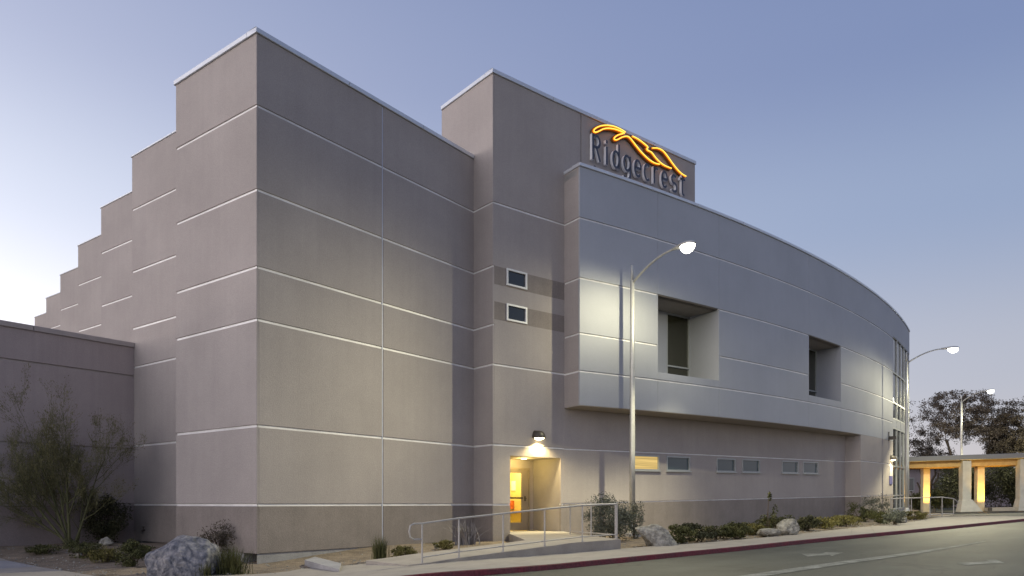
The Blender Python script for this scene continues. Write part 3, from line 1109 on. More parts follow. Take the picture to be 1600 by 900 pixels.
# --- curved silver upper volume
ZS = 4.60
S_END_V = ray_arc(1421)
S_CW = ray_arc(1395.5)
OPEN1 = (ray_arc(1028), ray_arc(1123.5), 6.05, 8.96)
OPEN2 = (ray_arc(1264), ray_arc(1314), 6.10, 8.96)
VZ = [5.765, 7.06, 8.96, 11.03]
CUT = [0.0, OPEN1[0], OPEN1[1], OPEN2[0], OPEN2[1], S_CW]
vol = MB()
for s0, s1 in zip(CUT[:-1], CUT[1:]):
    op = OPEN1 if s0 == OPEN1[0] else (OPEN2 if s0 == OPEN2[0] else None)
    if op:
        vol.slab(ARC, s0, s1, ZS + 0.02, op[2], -0.30, -PD)
        vol.slab(ARC, s0, s1, op[3], TOP - 0.03, -0.30, -PD)
    else:
        vol.slab(ARC, s0 + (PD if s0 == 0 else 0), s1, ZS + 0.02, TOP - 0.03, -0.30, -PD)
vol.slab(ARC, S_CW, S_END_V, 11.2, TOP - 0.03, -0.30, -PD)
vol_o = vol.build('volume_wall', CORE, building)
for a, b in zip([ZS] + VZ, VZ + [TOP]):
    z0 = a + (JH if a > ZS else 0)
    z1 = b - (JH if b < TOP else 0)
    for k, (s0, s1) in enumerate(zip(CUT[:-1], CUT[1:])):
        op = OPEN1 if s0 == OPEN1[0] else (OPEN2 if s0 == OPEN2[0] else None)
        e0 = s0 + (0.004 if s0 else 0.0)
        e1_ = s1 - 0.004
        if op:
            if z1 <= op[2]:
                panel(ARC, e0, e1_, z0, z1, SILVER, vol_o, ch=0.005)
            elif z0 >= op[3] - 0.05:
                panel(ARC, e0, e1_, z0, z1, SILVER, vol_o, ch=0.005)
            elif z0 < op[2]:
                panel(ARC, e0, e1_, z0, op[2], SILVER, vol_o, ch=0.002)
        else:
            panel(ARC, e0, e1_, z0, z1, SILVER, vol_o, ch=0.005)
panel(ARC, S_CW + 0.004, S_END_V, 11.2, TOP, SILVER, vol_o, ch=0.005)
for z in VZ:
    h = 0.030
    if z in (7.06, 8.96):
        segs = ((0.027, OPEN1[0]), (OPEN1[1], OPEN2[0]), (OPEN2[1], S_CW)) if z == 7.06 else ((0.027, OPEN1[0]), (OPEN1[1], OPEN2[0]), (OPEN2[1], S_CW))
    else:
        segs = ((0.027, S_CW),)
    for s0, s1 in segs:
        reveal(ARC, s0, s1, z, vol_o, h=h)
coping(ARC, -0.04, S_END_V + 0.04, TOP, vol_o, h=0.12)
# left cheek of the volume
a0 = v2(*ARC.at(0, 0)[:2])
inward = (ARC_C - a0) / np.linalg.norm(ARC_C - a0)
tl = v2(-inward[1], inward[0])
CHEEK = Line(a0, inward, tl if (tl @ (-W)) > 0 else -tl)
mb = MB(); mb.slab(CHEEK, 0.045, 1.6, ZS + 0.02, TOP - 0.03, -0.30, -PD)
cheek = mb.build('cheek_wall', CORE, building)
for a, b in zip([ZS] + VZ, VZ + [TOP]):
    panel(CHEEK, PD + 0.002, 1.6, a + (JH if a > ZS else 0), b - (JH if b < TOP else 0), STUCCO, cheek)
for z in VZ:
    reveal(CHEEK, 0.05, 1.6, z, cheek)
coping(CHEEK, 0.36, 1.6, TOP, cheek, h=0.11, proud=0.03)
# roof and soffit
ring = [ARC.at(s, 0, -PD - 0.1)[:2] for s in ARC.cuts(0.0, S_END_V)]
ringi = [ARC.at(s, 0, -9.0)[:2] for s in ARC.cuts(0.0, S_END_V)]


def strip(za, zb, ra, rb):
    mb = MB()
    n = len(ra)
    for i in range(n - 1):
        mb.prism([ra[i], ra[i + 1], rb[i + 1], rb[i]], za, zb)
    return mb


strip(TOP - 0.25, TOP - 0.06, ring, ringi).build('roof', ROOF, building)
ring = [ARC.at(s, 0, -0.006)[:2] for s in ARC.cuts(0.006, S_CW)]
ringi = [ARC.at(s, 0, -1.4)[:2] for s in ARC.cuts(0.006, S_CW)]
strip(ZS - 0.02, ZS + 0.015, ring, ringi).build('soffit', SOFFIT, building)
end = MB()
e_a, e_b = v2(*ARC.at(S_END_V, 0, -0.02)[:2]), v2(*ARC.at(S_END_V, 0, -12.0)[:2])
end.prism([e_a, e_b, e_b - U * 0.3, e_a - v2(0.18, 0.24)], -0.4, TOP - 0.03)
end.build('end_wall', SILVER, building)

# deep window openings in the volume


def opening(op, depth, glass_px, col_px, back_px, tr):
    s0, s1, z0, z1 = op
    a0 = ARC_A0 + s0 / ARC_R
    a1 = ARC_A0 + s1 / ARC_R
    p0, p1 = v2(*ARC.at(s0, 0)[:2]), v2(*ARC.at(s1, 0)[:2])
    d = p1 - p0; L = np.linalg.norm(d); d /= L
    n = v2(d[1], -d[0])
    bk = Line(p0 - n * depth, d, n)
    mb = MB()
    k = 0.05
    # jambs, head, sill
    jr = Line(p1, -n, -d)
    jl = Line(p0, -n, d)
    for j_ in (jr, jl):
        MB().slab(j_, 0.006, depth, z0 + 0.003, z1 - 0.003, -0.06, 0.008).build('window_jamb', SILVER, building)
    hd = MB()
    fr = Line(p0, d, n)
    hd.slab(fr, 0.0, L, z1, z1 + 0.08, -depth - 0.1, -PD - 0.03)
    hd.build('window_head', SOFFIT, building)
    sl = MB()
    sl.slab(fr, 0.0, L, z0 - 0.08, z0 + 0.02, -depth - 0.1, -0.02)
    sl.build('window_sill', SILVER, building)
    sl = lambda px: ray_line(px, bk.p, d)
    bw = MB()
    ga, gb = max(0.0, sl(glass_px[0])), L
    if ga > 0.02:
        bw.slab(bk, 0.0, ga, z0 + 0.022, z1 - 0.002, -0.1, 0.02)
        bw.build('window_back', SILVER, building)
    w = MB()
    f = 0.06
    gz0, gz1 = z0 + 0.025, z1 - 0.004
    w.slab(bk, ga, ga + f, gz0, gz1, -0.1, 0.03)
    w.slab(bk, gb - f, gb - 0.002, gz0, gz1, -0.1, 0.03)
    w.slab(bk, ga + f, gb - f, gz1 - f, gz1, -0.1, 0.03)
    w.slab(bk, ga + f, gb - f, gz0, gz0 + f, -0.1, 0.03)
    w.slab(bk, ga + f, gb - f, tr - 0.03, tr + 0.03, -0.1, 0.035)
    wf = w.build('window_frame', FRAMEG, building)
    MB().slab(bk, ga + f + 0.002, gb - f - 0.002, tr + 0.032, gz1 - f - 0.002, -0.06, -0.03).build('pane', GLASS_OLIVE, wf)
    MB().slab(bk, ga + f + 0.002, gb - f - 0.002, gz0 + f + 0.002, tr - 0.032, -0.06, -0.03).build('pane', GLASS_OLIVE, wf)


def jamb_depth(op, px):
    p0, p1 = v2(*ARC.at(op[0], 0)[:2]), v2(*ARC.at(op[1], 0)[:2])
    d = p1 - p0; d /= np.linalg.norm(d)
    return ray_line(px, p1, v2(-d[1], d[0]))


JD = jamb_depth(OPEN1, 1077)
opening(OPEN1, JD, (1041, 1076), None, None, 6.78)
opening(OPEN2, min(JD, jamb_depth(OPEN2, 1275.5)), (1255, 1275), None, None, 6.78)

# --- ground floor wall under the volume, set back
def setback(s):
    return 0.822 + 0.45 * math.sin(math.pi * min(1.0, max(0.0, s / 22.0)))


class Arc2(Arc):
    def at(self, s, z, off=0.0):
        return Arc.at(self, s, z, off - setback(s))


def ray_low(px):
    s = 5.0
    for _ in range(8):
        s = ray_arc(px, ARC_R - setback(s))
    return s


LOW = Arc2()
S_IN = ray_low(1325)
S_PIER = ray_arc(1345)
lw = MB()
lw.slab(LOW, -0.05, S_IN + 0.5, -0.5, ZS + 0.01, -0.35, -PD - 0.06)
low_o = lw.build('lower_wall', CORE, building)
LWIN = []
for a, b in ((984, 1030), (1041.5, 1078), (1119.5, 1149), (1159.5, 1187), (1221.5, 1247), (1254.5, 1278)):
    LWIN.append((ray_low(a), ray_low(b), 2.44, 3.04))
LJ = [1.22, 3.15]
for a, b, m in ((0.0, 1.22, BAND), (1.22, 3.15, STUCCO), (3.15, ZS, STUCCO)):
    z0 = a + (JH * 0.7 if a else -0.3)
    z1 = b - (JH * 0.7 if b < ZS else 0.022)
    if b == 3.15:
        holes_panel(LOW, -0.02, S_IN + 0.4, z0, z1, LWIN, m, low_o)
    else:
        panel(LOW, -0.02, S_IN + 0.4, z0, z1, m, low_o)
reveal(LOW, -0.02, S_IN + 0.4, 1.22, low_o, h=JH * 0.7)
reveal(LOW, -0.02, S_IN + 0.4, 3.15, low_o, h=JH * 0.7)
for k, (a, b, c, d) in enumerate(LWIN):
    window(LOW, a + 0.003, b - 0.003, c + 0.003, d - 0.003, LIT_BLIND if k == 0 else GLASS_BLUE, fw=0.05, proud=0.02, inset=-0.05, sill=0.05, frame_mat=FRAMEG)
# pier that carries the volume down to the ground
p_in = ARC.at(S_PIER, 0)
PC = v2(p_in[0], p_in[1])
pin = (ARC_C - PC) / np.linalg.norm(ARC_C - PC)
ptl = v2(-pin[1], pin[0])
PSIDE = Line(PC, pin, ptl if (ptl @ (-W)) > 0 else -ptl)
pm = MB()
pm.slab(ARC, S_PIER + PD, S_CW, -0.5, ZS + 0.018, -0.35, -PD)
pm.slab(PSIDE, PD + 0.01, 1.2, -0.5, ZS - 0.022, -0.3, -PD)
pier_o = pm.build('pier_wall', CORE, building)
for a, b, m in ((-0.4, 1.22, BAND), (1.22, 3.15, STUCCO), (3.15, ZS, STUCCO)):
    z0 = a + (JH * 0.7 if a > 0 else 0)
    z1 = b - (JH * 0.7 if b < ZS else JH * 0.5)
    panel(ARC, S_PIER, S_CW - 0.004, z0, z1, m, pier_o)
    panel(PSIDE, PD + 0.002, 1.2, z0, b - (JH * 0.7 if b < ZS else 0.024), m, pier_o)
for z in LJ:
    reveal(ARC, S_PIER + 0.027, S_CW, z, pier_o, h=JH * 0.7)
    reveal(PSIDE, 0.05, 1.2, z, pier_o, h=JH * 0.7)

# --- glazed end bay
cw = MB()
nb = 5
sb = [S_CW + (S_END_V - 0.05 - S_CW) * i / nb for i in range(nb + 1)]
zt = [0.35, 1.2, 3.05, 5.45, 6.05, 7.06, 8.96, 11.2]
for s in sb:
    cw.slab(ARC, max(s - 0.05, S_CW + 0.002), min(s + 0.05, S_END_V), -0.3, 11.195, -0.16, -0.015)
for z in zt:
    h = 0.045
    for s0, s1 in zip(sb[:-1], sb[1:]):
        cw.slab(ARC, s0 + 0.052, s1 - 0.052, z - h, min(z + h, 11.194), -0.15, -0.02)
cw_o = cw.build('glazing_frame', FRAMEG, building)
GLASS_CW = glass('curtain_glass', (0.03, 0.04, 0.055))
for s0, s1 in zip(sb[:-1], sb[1:]):
    for za, zb in zip(zt[:-1], zt[1:]):
        solid = (za, zb) == (5.45, 6.05)
        MB().slab(ARC, s0 + 0.054, s1 - 0.054, za + 0.047, zb - 0.047, -0.11, -0.085 if not solid else -0.03).build('spandrel' if solid else 'pane', SILVER if solid else GLASS_CW, cw_o)
    MB().slab(ARC, s0 + 0.054, s1 - 0.054, -0.3, zt[0] - 0.047, -0.11, -0.05).build('spandrel', SILVER, cw_o)

# ----------------------------------------------------------------------------
# entrance ramp and landing, railings
# ----------------------------------------------------------------------------
E1 = ground_at(970, 857.6)
E0 = ground_at(664, 881)
rd = (E1 - E0); RL = np.linalg.norm(rd); rd /= RL
rn = v2(-rd[1], rd[0])
LAND = 0.25
s_land = RL * 0.71
RAMP_W = 1.75


def ramp_z(s):
    t = min(1.0, max(0.0, s / s_land))
    p = E0 + rd * s
    return grade(*p) * (1 - t) + (LAND + rise(*p)) * t


rm = MB()
ss = np.linspace(-0.4, s_land, 9)
for a, b in zip(ss[:-1], ss[1:]):
    pts = [E0 + rd * a, E0 + rd * b, E0 + rd * b + rn * RAMP_W, E0 + rd * a + rn * RAMP_W]
    zz = [ramp_z(a) + 0.006, ramp_z(b) + 0.006] * 1
    zs_ = [zz[0], zz[1], zz[1], zz[0]]
    rm.add([(p[0], p[1], z) for p, z in zip(pts, zs_)] + [(p[0], p[1], -0.45) for p in pts],
           [(0, 1, 2, 3)] + [(i, (i + 1) % 4, 4 + (i + 1) % 4, 4 + i) for i in range(4)])
ramp_o = rm.build('ramp', CONCRETE, kind='structure')
ld = MB()
A_ = E0 + rd * (s_land + 0.003)
Bp = E1
door_l, door_r = tp(REC0 + 0.002, REC_D), tp(REC1 - 0.002, REC_D)
guard_back = v2(1.83, 23.2)
poly = [A_, Bp, guard_back + W * 0.3, tp(Q + 0.0, -0.02), tp(REC1 - 0.003, -0.02), door_r, door_l, tp(REC0 + 0.003, -0.02), tp(REC0 - 0.1, -0.04), A_ + rn * RAMP_W]
n = len(poly)
ld.add([(p[0], p[1], LAND + rise(*p) + 0.002) for p in poly] + [(p[0], p[1], -0.4) for p in poly],
       [tuple(range(n))] + [(i, (i + 1) % n, n + (i + 1) % n, n + i) for i in range(n)])
ld.build('landing', CONCRETE, kind='structure')
# low concrete end block beside the pavement
cb = [ground_at(476, 884), ground_at(530, 893.5), ground_at(533, 885), ground_at(492, 878)]
MB().prism(cb, -0.6, -0.10, tilt=False).build('concrete_block', FOOTING, label='low dark concrete block at the pavement corner under the hall wall', category='concrete block')


def railing(name, posts, heights, label, rails, group=None, r=0.019, loop=None, extra=None):
    base = posts[0]
    root = empty(name, base, label, 'railing', group)
    for p, h in zip(posts, heights):
        mb = MB()
        mb.tube([p, (p[0], p[1], p[2] + h)], r, 8)
        mb.tube([p, (p[0], p[1], p[2] + 0.012)], r * 2.2, 10)
        mb.build('post', RAIL, root, smooth=False)
    for pts, rr in rails:
        MB().tube(pts, rr, 8).build('rail', RAIL, root)
    if loop:
        MB().tube(loop, r * 0.95, 8).build('rail_return', RAIL, root)
    return root


def on_ramp(px, inset=0.07):
    """a post on the ramp's front edge in the pixel column px"""
    p = E0 + rn * inset
    s = ray_line(px, p, rd)
    q = p + rd * s
    return (q[0], q[1], ramp_z(s) + 0.004)


posts = [on_ramp(x) for x in (659.5, 717, 786, 851, 910, 964)]
hts = [0.84, 0.86, 0.88, 0.9, 0.92, 0.93]
tops = [(p[0], p[1], p[2] + h) for p, h in zip(posts, hts)]
low = [(p[0], p[1], p[2] + 0.13) for p in posts]
lp = Vector(tops[0])
dv = -Vector((rd[0], rd[1], 0))
loop = [lp, lp + dv * 0.2, lp + dv * 0.29 + Vector((0, 0, -0.04)), lp + dv * 0.32 + Vector((0, 0, -0.16)), lp + dv * 0.29 + Vector((0, 0, -0.28)), lp + dv * 0.2 + Vector((0, 0, -0.33)), lp + Vector((0, 0, -0.33))]
railing('railing', posts, hts, 'long pale steel handrail sloping up the entrance ramp with a looped end', [(tops, 0.021), (low, 0.014)], loop=loop)
gp = [v2(2.80, 19.95), v2(2.32, 21.6), v2(1.83, 23.2)]
posts = [(p[0], p[1], LAND + rise(*p)) for p in gp]
tops = [(p[0], p[1], p[2] + 0.94) for p in posts]
low = [(p[0], p[1], p[2] + 0.1) for p in posts]
railing('railing', posts, [0.94] * 3, 'short level guard rail closing the right end of the door landing', [(tops, 0.021), (low, 0.016)])
# far railing by the glazed bay
fp = [ground_at(x, y) for x, y in ((1392, 811), (1424, 808.5), (1453, 807.5), (1472, 806.5), (1490, 805.5))]
posts = [(p[0], p[1], grade(*p)) for p in fp]
hts = [1.05, 1.05, 1.05, 1.05, 0.95]
tops = [(p[0], p[1], p[2] + h) for p, h in zip(posts, hts)]
pe = fp[-1] + (fp[-1] - fp[-2]) * 0.45
tops.append((pe[0], pe[1], grade(*pe) + 0.72))
low = [(p[0], p[1], p[2] + 0.12) for p in posts]
railing('railing', posts, hts, 'pale handrail with a curved end beside the glazed bay on the right', [(tops, 0.028), (low, 0.022)], r=0.026)

# ----------------------------------------------------------------------------
# street lamps
# ----------------------------------------------------------------------------
LAMP_H = 9.60


def lamp_light():
    L = bpy.data.lights.new('street_light', 'POINT')
    L.energy = 8800
    L.shadow_soft_size = 0.09
    L.color = (1.0, 0.92, 0.60)
    L.use_nodes = True
    t = L.node_tree
    t.nodes.clear()
    em = t.nodes.new('ShaderNodeEmission')
    o = t.nodes.new('ShaderNodeOutputLight')
    t.links.new(em.outputs[0], o.inputs[0])
    tcn = t.nodes.new('ShaderNodeTexCoord')
    sp = t.nodes.new('ShaderNodeSeparateXYZ')
    t.links.new(tcn.outputs['Normal'], sp.inputs[0])

    def rng(src, a, b, c, d, kind='SMOOTHSTEP'):
        n = t.nodes.new('ShaderNodeMapRange')
        n.interpolation_type = kind
        for i, x in enumerate((a, b, c, d)):
            n.inputs[i + 1].default_value = x
        t.links.new(src, n.inputs[0])
        return n.outputs[0]

    def mul(a, b):
        n = t.nodes.new('ShaderNodeMath')
        n.operation = 'MULTIPLY'
        t.links.new(a, n.inputs[0])
        t.links.new(b, n.inputs[1])
        return n.outputs[0]
    # roadway optic: cut off above the head, strong along the road, shielded towards the building
    down = rng(sp.outputs['Z'], -0.60, 0.16, 1.0, 0.0)
    lobe = rng(sp.outputs['Z'], -0.98, -0.55, 0.22, 1.0)
    skew = t.nodes.new('ShaderNodeMath')
    skew.operation = 'MULTIPLY_ADD'
    t.links.new(sp.outputs['Y'], skew.inputs[0])
    skew.inputs[1].default_value = -0.2
    t.links.new(sp.outputs['X'], skew.inputs[2])
    house = rng(skew.outputs[0], -0.46, 0.0, 0.105, 1.0)
    nadir = mul(rng(sp.outputs['Z'], -0.92, -0.66, 0.72, 0.0), mul(rng(sp.outputs['X'], -0.34, -0.20, 1.0, 0.0), rng(sp.outputs['X'], -0.52, -0.42, 0.0, 1.0)))
    ad = t.nodes.new('ShaderNodeMath')
    ad.operation = 'ADD'
    street = rng(sp.outputs['X'], 0.0, 0.6, 1.0, 0.4)
    t.links.new(mul(mul(down, lobe), mul(house, street)), ad.inputs[0])
    t.links.new(nadir, ad.inputs[1])
    t.links.new(ad.outputs[0], em.inputs['Strength'])
    return L


LAMP_DATA = lamp_light()


def street_lamp(pos, head, label):
    """pos: foot, head: plan point under the luminaire"""
    g = grade(*pos)
    dirv = np.asarray(head) - np.asarray(pos)
    reach = 2.38
    root = empty('street_lamp', (pos[0], pos[1], g), label, 'street lamp', 'street lamps along the kerb')
    root.rotation_euler = (0, 0, math.atan2(dirv[1], dirv[0]))
    return root, reach


def build_lamp(root, reach):
    H = LAMP_H

    def part(mb, name, m, smooth=True):
        o = bpy.data.objects.new(name, None)
        me = bpy.data.meshes.new(name)
        me.from_pydata(mb.v, [], mb.f)
        me.materials.append(m)
        if smooth:
            me.polygons.foreach_set('use_smooth', [True] * len(mb.f))
        o = bpy.data.objects.new(name, me)
        COL.objects.link(o)
        o.parent = root
        return o
    part(MB().lathe([(0.30, -0.3), (0.30, 0.10), (0.27, 0.14)], 20), 'footing', FOOTING, False)
    part(MB().lathe([(0.23, 0.14), (0.23, 0.17), (0.17, 0.22), (0.135, 0.42), (0.12, 0.46)], 16), 'base_cover', STEEL)
    part(MB().tube([(0, 0, 0.4), (0, 0, 3), (0, 0, 6), (0, 0, H - 0.55)], [0.105, 0.098, 0.088, 0.075], 12), 'pole', STEEL)
    part(MB().tube([(0, 0, H - 0.6), (0, 0, H - 0.02), (0, 0, H)], [0.05, 0.045, 0.02], 10), 'pole_top', STEEL)
    arm = []
    for i in range(11):
        t = i / 10
        arm.append((0.05 + (reach - 0.55) * t, 0, H - 0.62 + 0.70 * math.sin(t * math.pi / 2) ** 0.9))
    part(MB().tube(arm, [0.042 - 0.008 * i / 10 for i in range(11)], 8), 'arm', STEEL)
    hz = H + 0.08
    # cobra head: flattened tapering housing
    prof = [(-0.62, 0.045, 0.045), (-0.45, 0.10, 0.07), (-0.2, 0.17, 0.10), (0.05, 0.19, 0.11), (0.22, 0.14, 0.08), (0.30, 0.05, 0.03)]
    V_, F_ = [], []
    n = 12
    for x, w, h in prof:
        for j in range(n):
            t = 2 * math.pi * j / n
            V_.append((reach + x, w * math.cos(t), hz + max(-0.035, h * math.sin(t))))
    for i in range(len(prof) - 1):
        for j in range(n):
            F_.append((i * n + j, i * n + (j + 1) % n, (i + 1) * n + (j + 1) % n, (i + 1) * n + j))
    F_ += [tuple(range(n - 1, -1, -1)), tuple((len(prof) - 1) * n + j for j in range(n))]
    mb = MB().add(V_, F_)
    part(mb, 'lamp_head', STEEL)
    V_, F_ = [], []
    for k in range(5):
        ph = k / 4 * math.pi / 2
        for j in range(14):
            t = 2 * math.pi * j / 14
            V_.append((reach + 0.27 * math.cos(ph) * math.cos(t), 0.19 * math.cos(ph) * math.sin(t), hz - 0.037 - 0.25 * math.sin(ph)))
    for k in range(4):
        for j in range(14):
            F_.append((k * 14 + j, k * 14 + (j + 1) % 14, (k + 1) * 14 + (j + 1) % 14, (k + 1) * 14 + j))
    part(MB().add(V_, F_), 'lens', LENS)
    lo = bpy.data.objects.new('street_light', LAMP_DATA)
    lo.location = (reach, 0, hz - 0.42)
    lo.parent = root
    COL.objects.link(lo)


P1, H1 = v2(4.252, 26.028), v2(5.76, 24.2)
P2, H2 = v2(23.2, 43.3), v2(25.4, 42.45)
P3, H3 = v2(38.2, 62.6), v2(39.35, 60.5)
lamp0, reach = street_lamp(P1, H1, 'tall street lamp in front of the silver volume, nearest to the door')
build_lamp(lamp0, reach)
for P, Hh, lab in ((P2, H2, 'street lamp standing before the glazed right end of the building'),
                   (P3, H3, 'smallest, farthest street lamp standing before the walkway canopy')):
    r2, _ = street_lamp(P, Hh, lab)
    for ch in list(lamp0.children):
        c = ch.copy()
        c.parent = r2
        COL.objects.link(c)

# ----------------------------------------------------------------------------
# wall lamps
# ----------------------------------------------------------------------------


def sconce(fr, s, z, label, scale=1.0, energy=60):
    b = fr.at(s, z, 0)
    root = empty('wall_lamp', b, label, 'wall lamp', 'lit wall lamps')
    k = scale
    V_, F_ = [], []
    # quarter-round hood bulging from the wall
    n, m = 14, 8
    for i in range(m + 1):
        ph = i / m * math.pi / 2
        for j in range(n + 1):
            t = j / n * math.pi
            V_.append(fr.at(s + 0.25 * k * math.cos(t) * (0.55 + 0.45 * math.cos(ph)), z + 0.26 * k * math.sin(ph), 0.002 + 0.30 * k * math.sin(t) * math.cos(ph) ** 0.8))
    for i in range(m):
        for j in range(n):
            F_.append((i * (n + 1) + j, i * (n + 1) + j + 1, (i + 1) * (n + 1) + j + 1, (i + 1) * (n + 1) + j))
    MB().add(V_, F_).build('hood', DARKMETAL, root, smooth=True, recalc=False)
    MB().slab(fr, s - 0.2 * k, s + 0.2 * k, z - 0.03, z + 0.2 * k, 0.001, 0.05).build('back_plate', DARKMETAL, root)
    V_, F_ = [], []
    for i in range(5):
        ph = i / 4 * math.pi / 2
        for j in range(13):
            t = j / 12 * math.pi
            V_.append(fr.at(s + 0.21 * k * math.cos(t) * math.cos(ph), z + 0.03 - 0.10 * k * math.sin(ph), 0.03 + 0.24 * k * math.sin(t) * math.cos(ph)))
    for i in range(4):
        for j in range(12):
            F_.append((i * 13 + j, i * 13 + j + 1, (i + 1) * 13 + j + 1, (i + 1) * 13 + j))
    MB().add(V_, F_).build('lens', SCONCE_LENS, root, smooth=True, recalc=False)
    L = bpy.data.lights.new('wall_lamp_light', 'SPOT')
    L.energy = energy
    L.spot_size = R(150)
    L.spot_blend = 0.5
    L.shadow_soft_size = 0.06
    L.color = (1.0, 0.78, 0.36)
    lo = bpy.data.objects.new('wall_lamp_light', L)
    q = fr.at(s, z - 0.13 * k, 0.20 * k)
    lo.location = (q[0] - b[0], q[1] - b[1], q[2] - b[2])
    lo.parent = root
    COL.objects.link(lo)
    return root


sconce(TFRONT, ray_line(840, TOWER, W), 3.46, 'dark hooded wall lamp glowing above the entrance door', 1.0, 190)
sconce(ARC, ray_arc(1392), 3.42, 'small lit wall lamp on the pier beside the glazed bay', 1.1, 90)
# notice board under the far wall lamp
nbs = ray_arc(1391.5)
nb_root = empty('notice_board', ARC.at(nbs, 1.9, 0), 'narrow white and blue notice board under the far wall lamp', 'notice board')
mb = MB(); mb.slab(ARC, nbs - 0.42, nbs + 0.42, 2.42, 3.05, 0.002, 0.04, 0.004); mb.build('white_panel', FRAMEW, nb_root)
mb = MB(); mb.slab(ARC, nbs - 0.42, nbs + 0.42, 1.9, 2.41, 0.002, 0.04, 0.004); mb.build('blue_panel', mat('blue_panel', (0.12, 0.12, 0.30), 0.5), nb_root)

# ----------------------------------------------------------------------------
# the sign
# ----------------------------------------------------------------------------


def sgn(px, py):
    s = ray_line(px, TOWER, W)
    q = TOWER + W * s
    z = CAM_Z + (HORIZON - py) / FPX * q[1] - rise(q[0], q[1])
    return s, z


sign = empty('sign', TFRONT.at(6.8, 13.6, 0), 'building sign with dark raised letters under a glowing orange mountain outline', 'sign')


def stroke(mb, pts, w, o0, o1):
    """a flat ribbon of width w along a polyline on the tower front, raised from o0 to o1"""
    pts = [np.array(p, float) for p in pts]
    Ls, Rs = [], []
    for i, p in enumerate(pts):
        d = pts[min(i + 1, len(pts) - 1)] - pts[max(i - 1, 0)]
        d /= np.linalg.norm(d) + 1e-9
        nn = np.array([-d[1], d[0]])
        Ls.append(p + nn * w / 2)
        Rs.append(p - nn * w / 2)
    n = len(pts)
    V_ = [TFRONT.at(q[0], q[1], o1) for q in Ls] + [TFRONT.at(q[0], q[1], o1) for q in Rs] + \
         [TFRONT.at(q[0], q[1], o0) for q in Ls] + [TFRONT.at(q[0], q[1], o0) for q in Rs]
    for i in range(n - 1):
        a, b = i, i + 1
        mb.add([V_[a], V_[b], V_[n + b], V_[n + a]], [(0, 1, 2, 3)], 0)
        mb.add([V_[a], V_[b], V_[2 * n + b], V_[2 * n + a]], [(0, 1, 2, 3)], 1)
        mb.add([V_[n + a], V_[n + b], V_[3 * n + b], V_[3 * n + a]], [(0, 1, 2, 3)], 1)
    mb.add([V_[0], V_[n], V_[3 * n], V_[2 * n]], [(0, 1, 2, 3)], 1)
    mb.add([V_[n - 1], V_[2 * n - 1], V_[4 * n - 1], V_[3 * n - 1]], [(0, 1, 2, 3)], 1)


def arcp(cx, cy, rx, ry, a0, a1, n=12):
    return [(cx + rx * math.cos(R(a0 + (a1 - a0) * i / n)), cy + ry * math.sin(R(a0 + (a1 - a0) * i / n))) for i in range(n + 1)]


# letter shapes in a box one wide, x height 1, ascender 1.42, descender -0.4
GLYPH = {
    'R': [[(0.08, 0), (0.08, 1.42)], [(0.08, 1.36)] + arcp(0.45, 1.05, 0.42, 0.32, 90, -90) + [(0.08, 0.73)], [(0.45, 0.73), (0.9, 0)]],
    'i': [[(0.5, 0), (0.5, 1.0)], [(0.5, 1.18), (0.5, 1.36)]],
    'd': [[(0.88, 0), (0.88, 1.42)], arcp(0.5, 0.5, 0.40, 0.46, 20, 340)],
    'g': [[(0.88, 1.0), (0.88, -0.1)] + arcp(0.5, -0.12, 0.38, 0.24, 0, -165), arcp(0.5, 0.55, 0.40, 0.42, 20, 340)],
    'e': [[(0.12, 0.52), (0.88, 0.52)] + arcp(0.5, 0.5, 0.40, 0.46, 5, 315, 16)],
    'c': [arcp(0.5, 0.5, 0.42, 0.46, 50, 310, 14)],
    'r': [[(0.25, 0), (0.25, 1.0)], [(0.25, 0.62)] + arcp(0.62, 0.62, 0.37, 0.34, 170, 50, 6)],
    's': [arcp(0.5, 0.73, 0.36, 0.24, 40, 250, 8) + arcp(0.5, 0.25, 0.38, 0.26, 75, -145, 8)],
    't': [[(0.42, 1.22), (0.42, 0.2)] + arcp(0.66, 0.2, 0.24, 0.2, 180, 290, 5), [(0.1, 0.95), (0.85, 0.95)]],
}
word = 'Ridgecrest'
lx = [(921, 934.5), (939, 948), (952, 964), (969, 981.5), (986, 998), (1001.5, 1012), (1015.5, 1024), (1028.5, 1039), (1043.5, 1054), (1057, 1067.5)]
XH, BASE = 0.66, 13.66
for ch_, (xa, xb) in zip(word, lx):
    s0, s1 = ray_line(xa, TOWER, W), ray_line(xb, TOWER, W)
    mb = MB()
    for st in GLYPH[ch_]:
        stroke(mb, [(s0 + (s1 - s0) * p[0], BASE + XH * p[1]) for p in st], 0.10, 0.03, 0.15)
    mb.build('letter', [LETTER_FACE, LETTER_SIDE], sign, recalc=False)
# tops of a second, smaller row that peep over the roof edge
for xa, xb, top, kind in ((921, 928, 13.42, 'c'), (932, 935, 13.36, 'i'), (941, 944, 13.36, 'i')):
    s0, s1 = ray_line(xa, TOWER, W), ray_line(xb, TOWER, W)
    mb = MB()
    h = 0.45
    for st in GLYPH[kind]:
        stroke(mb, [(s0 + (s1 - s0) * p[0], top - h + h / (1.36 if kind == 'i' else 0.96) * p[1]) for p in st], 0.08, 0.03, 0.15)
    mb.build('letter', [LETTER_FACE, LETTER_SIDE], sign, recalc=False)


def zpx(a, b):                       # sign details were read off an enlarged view
    return sgn(900 + a / 6.427, 180 + b / 6.427)


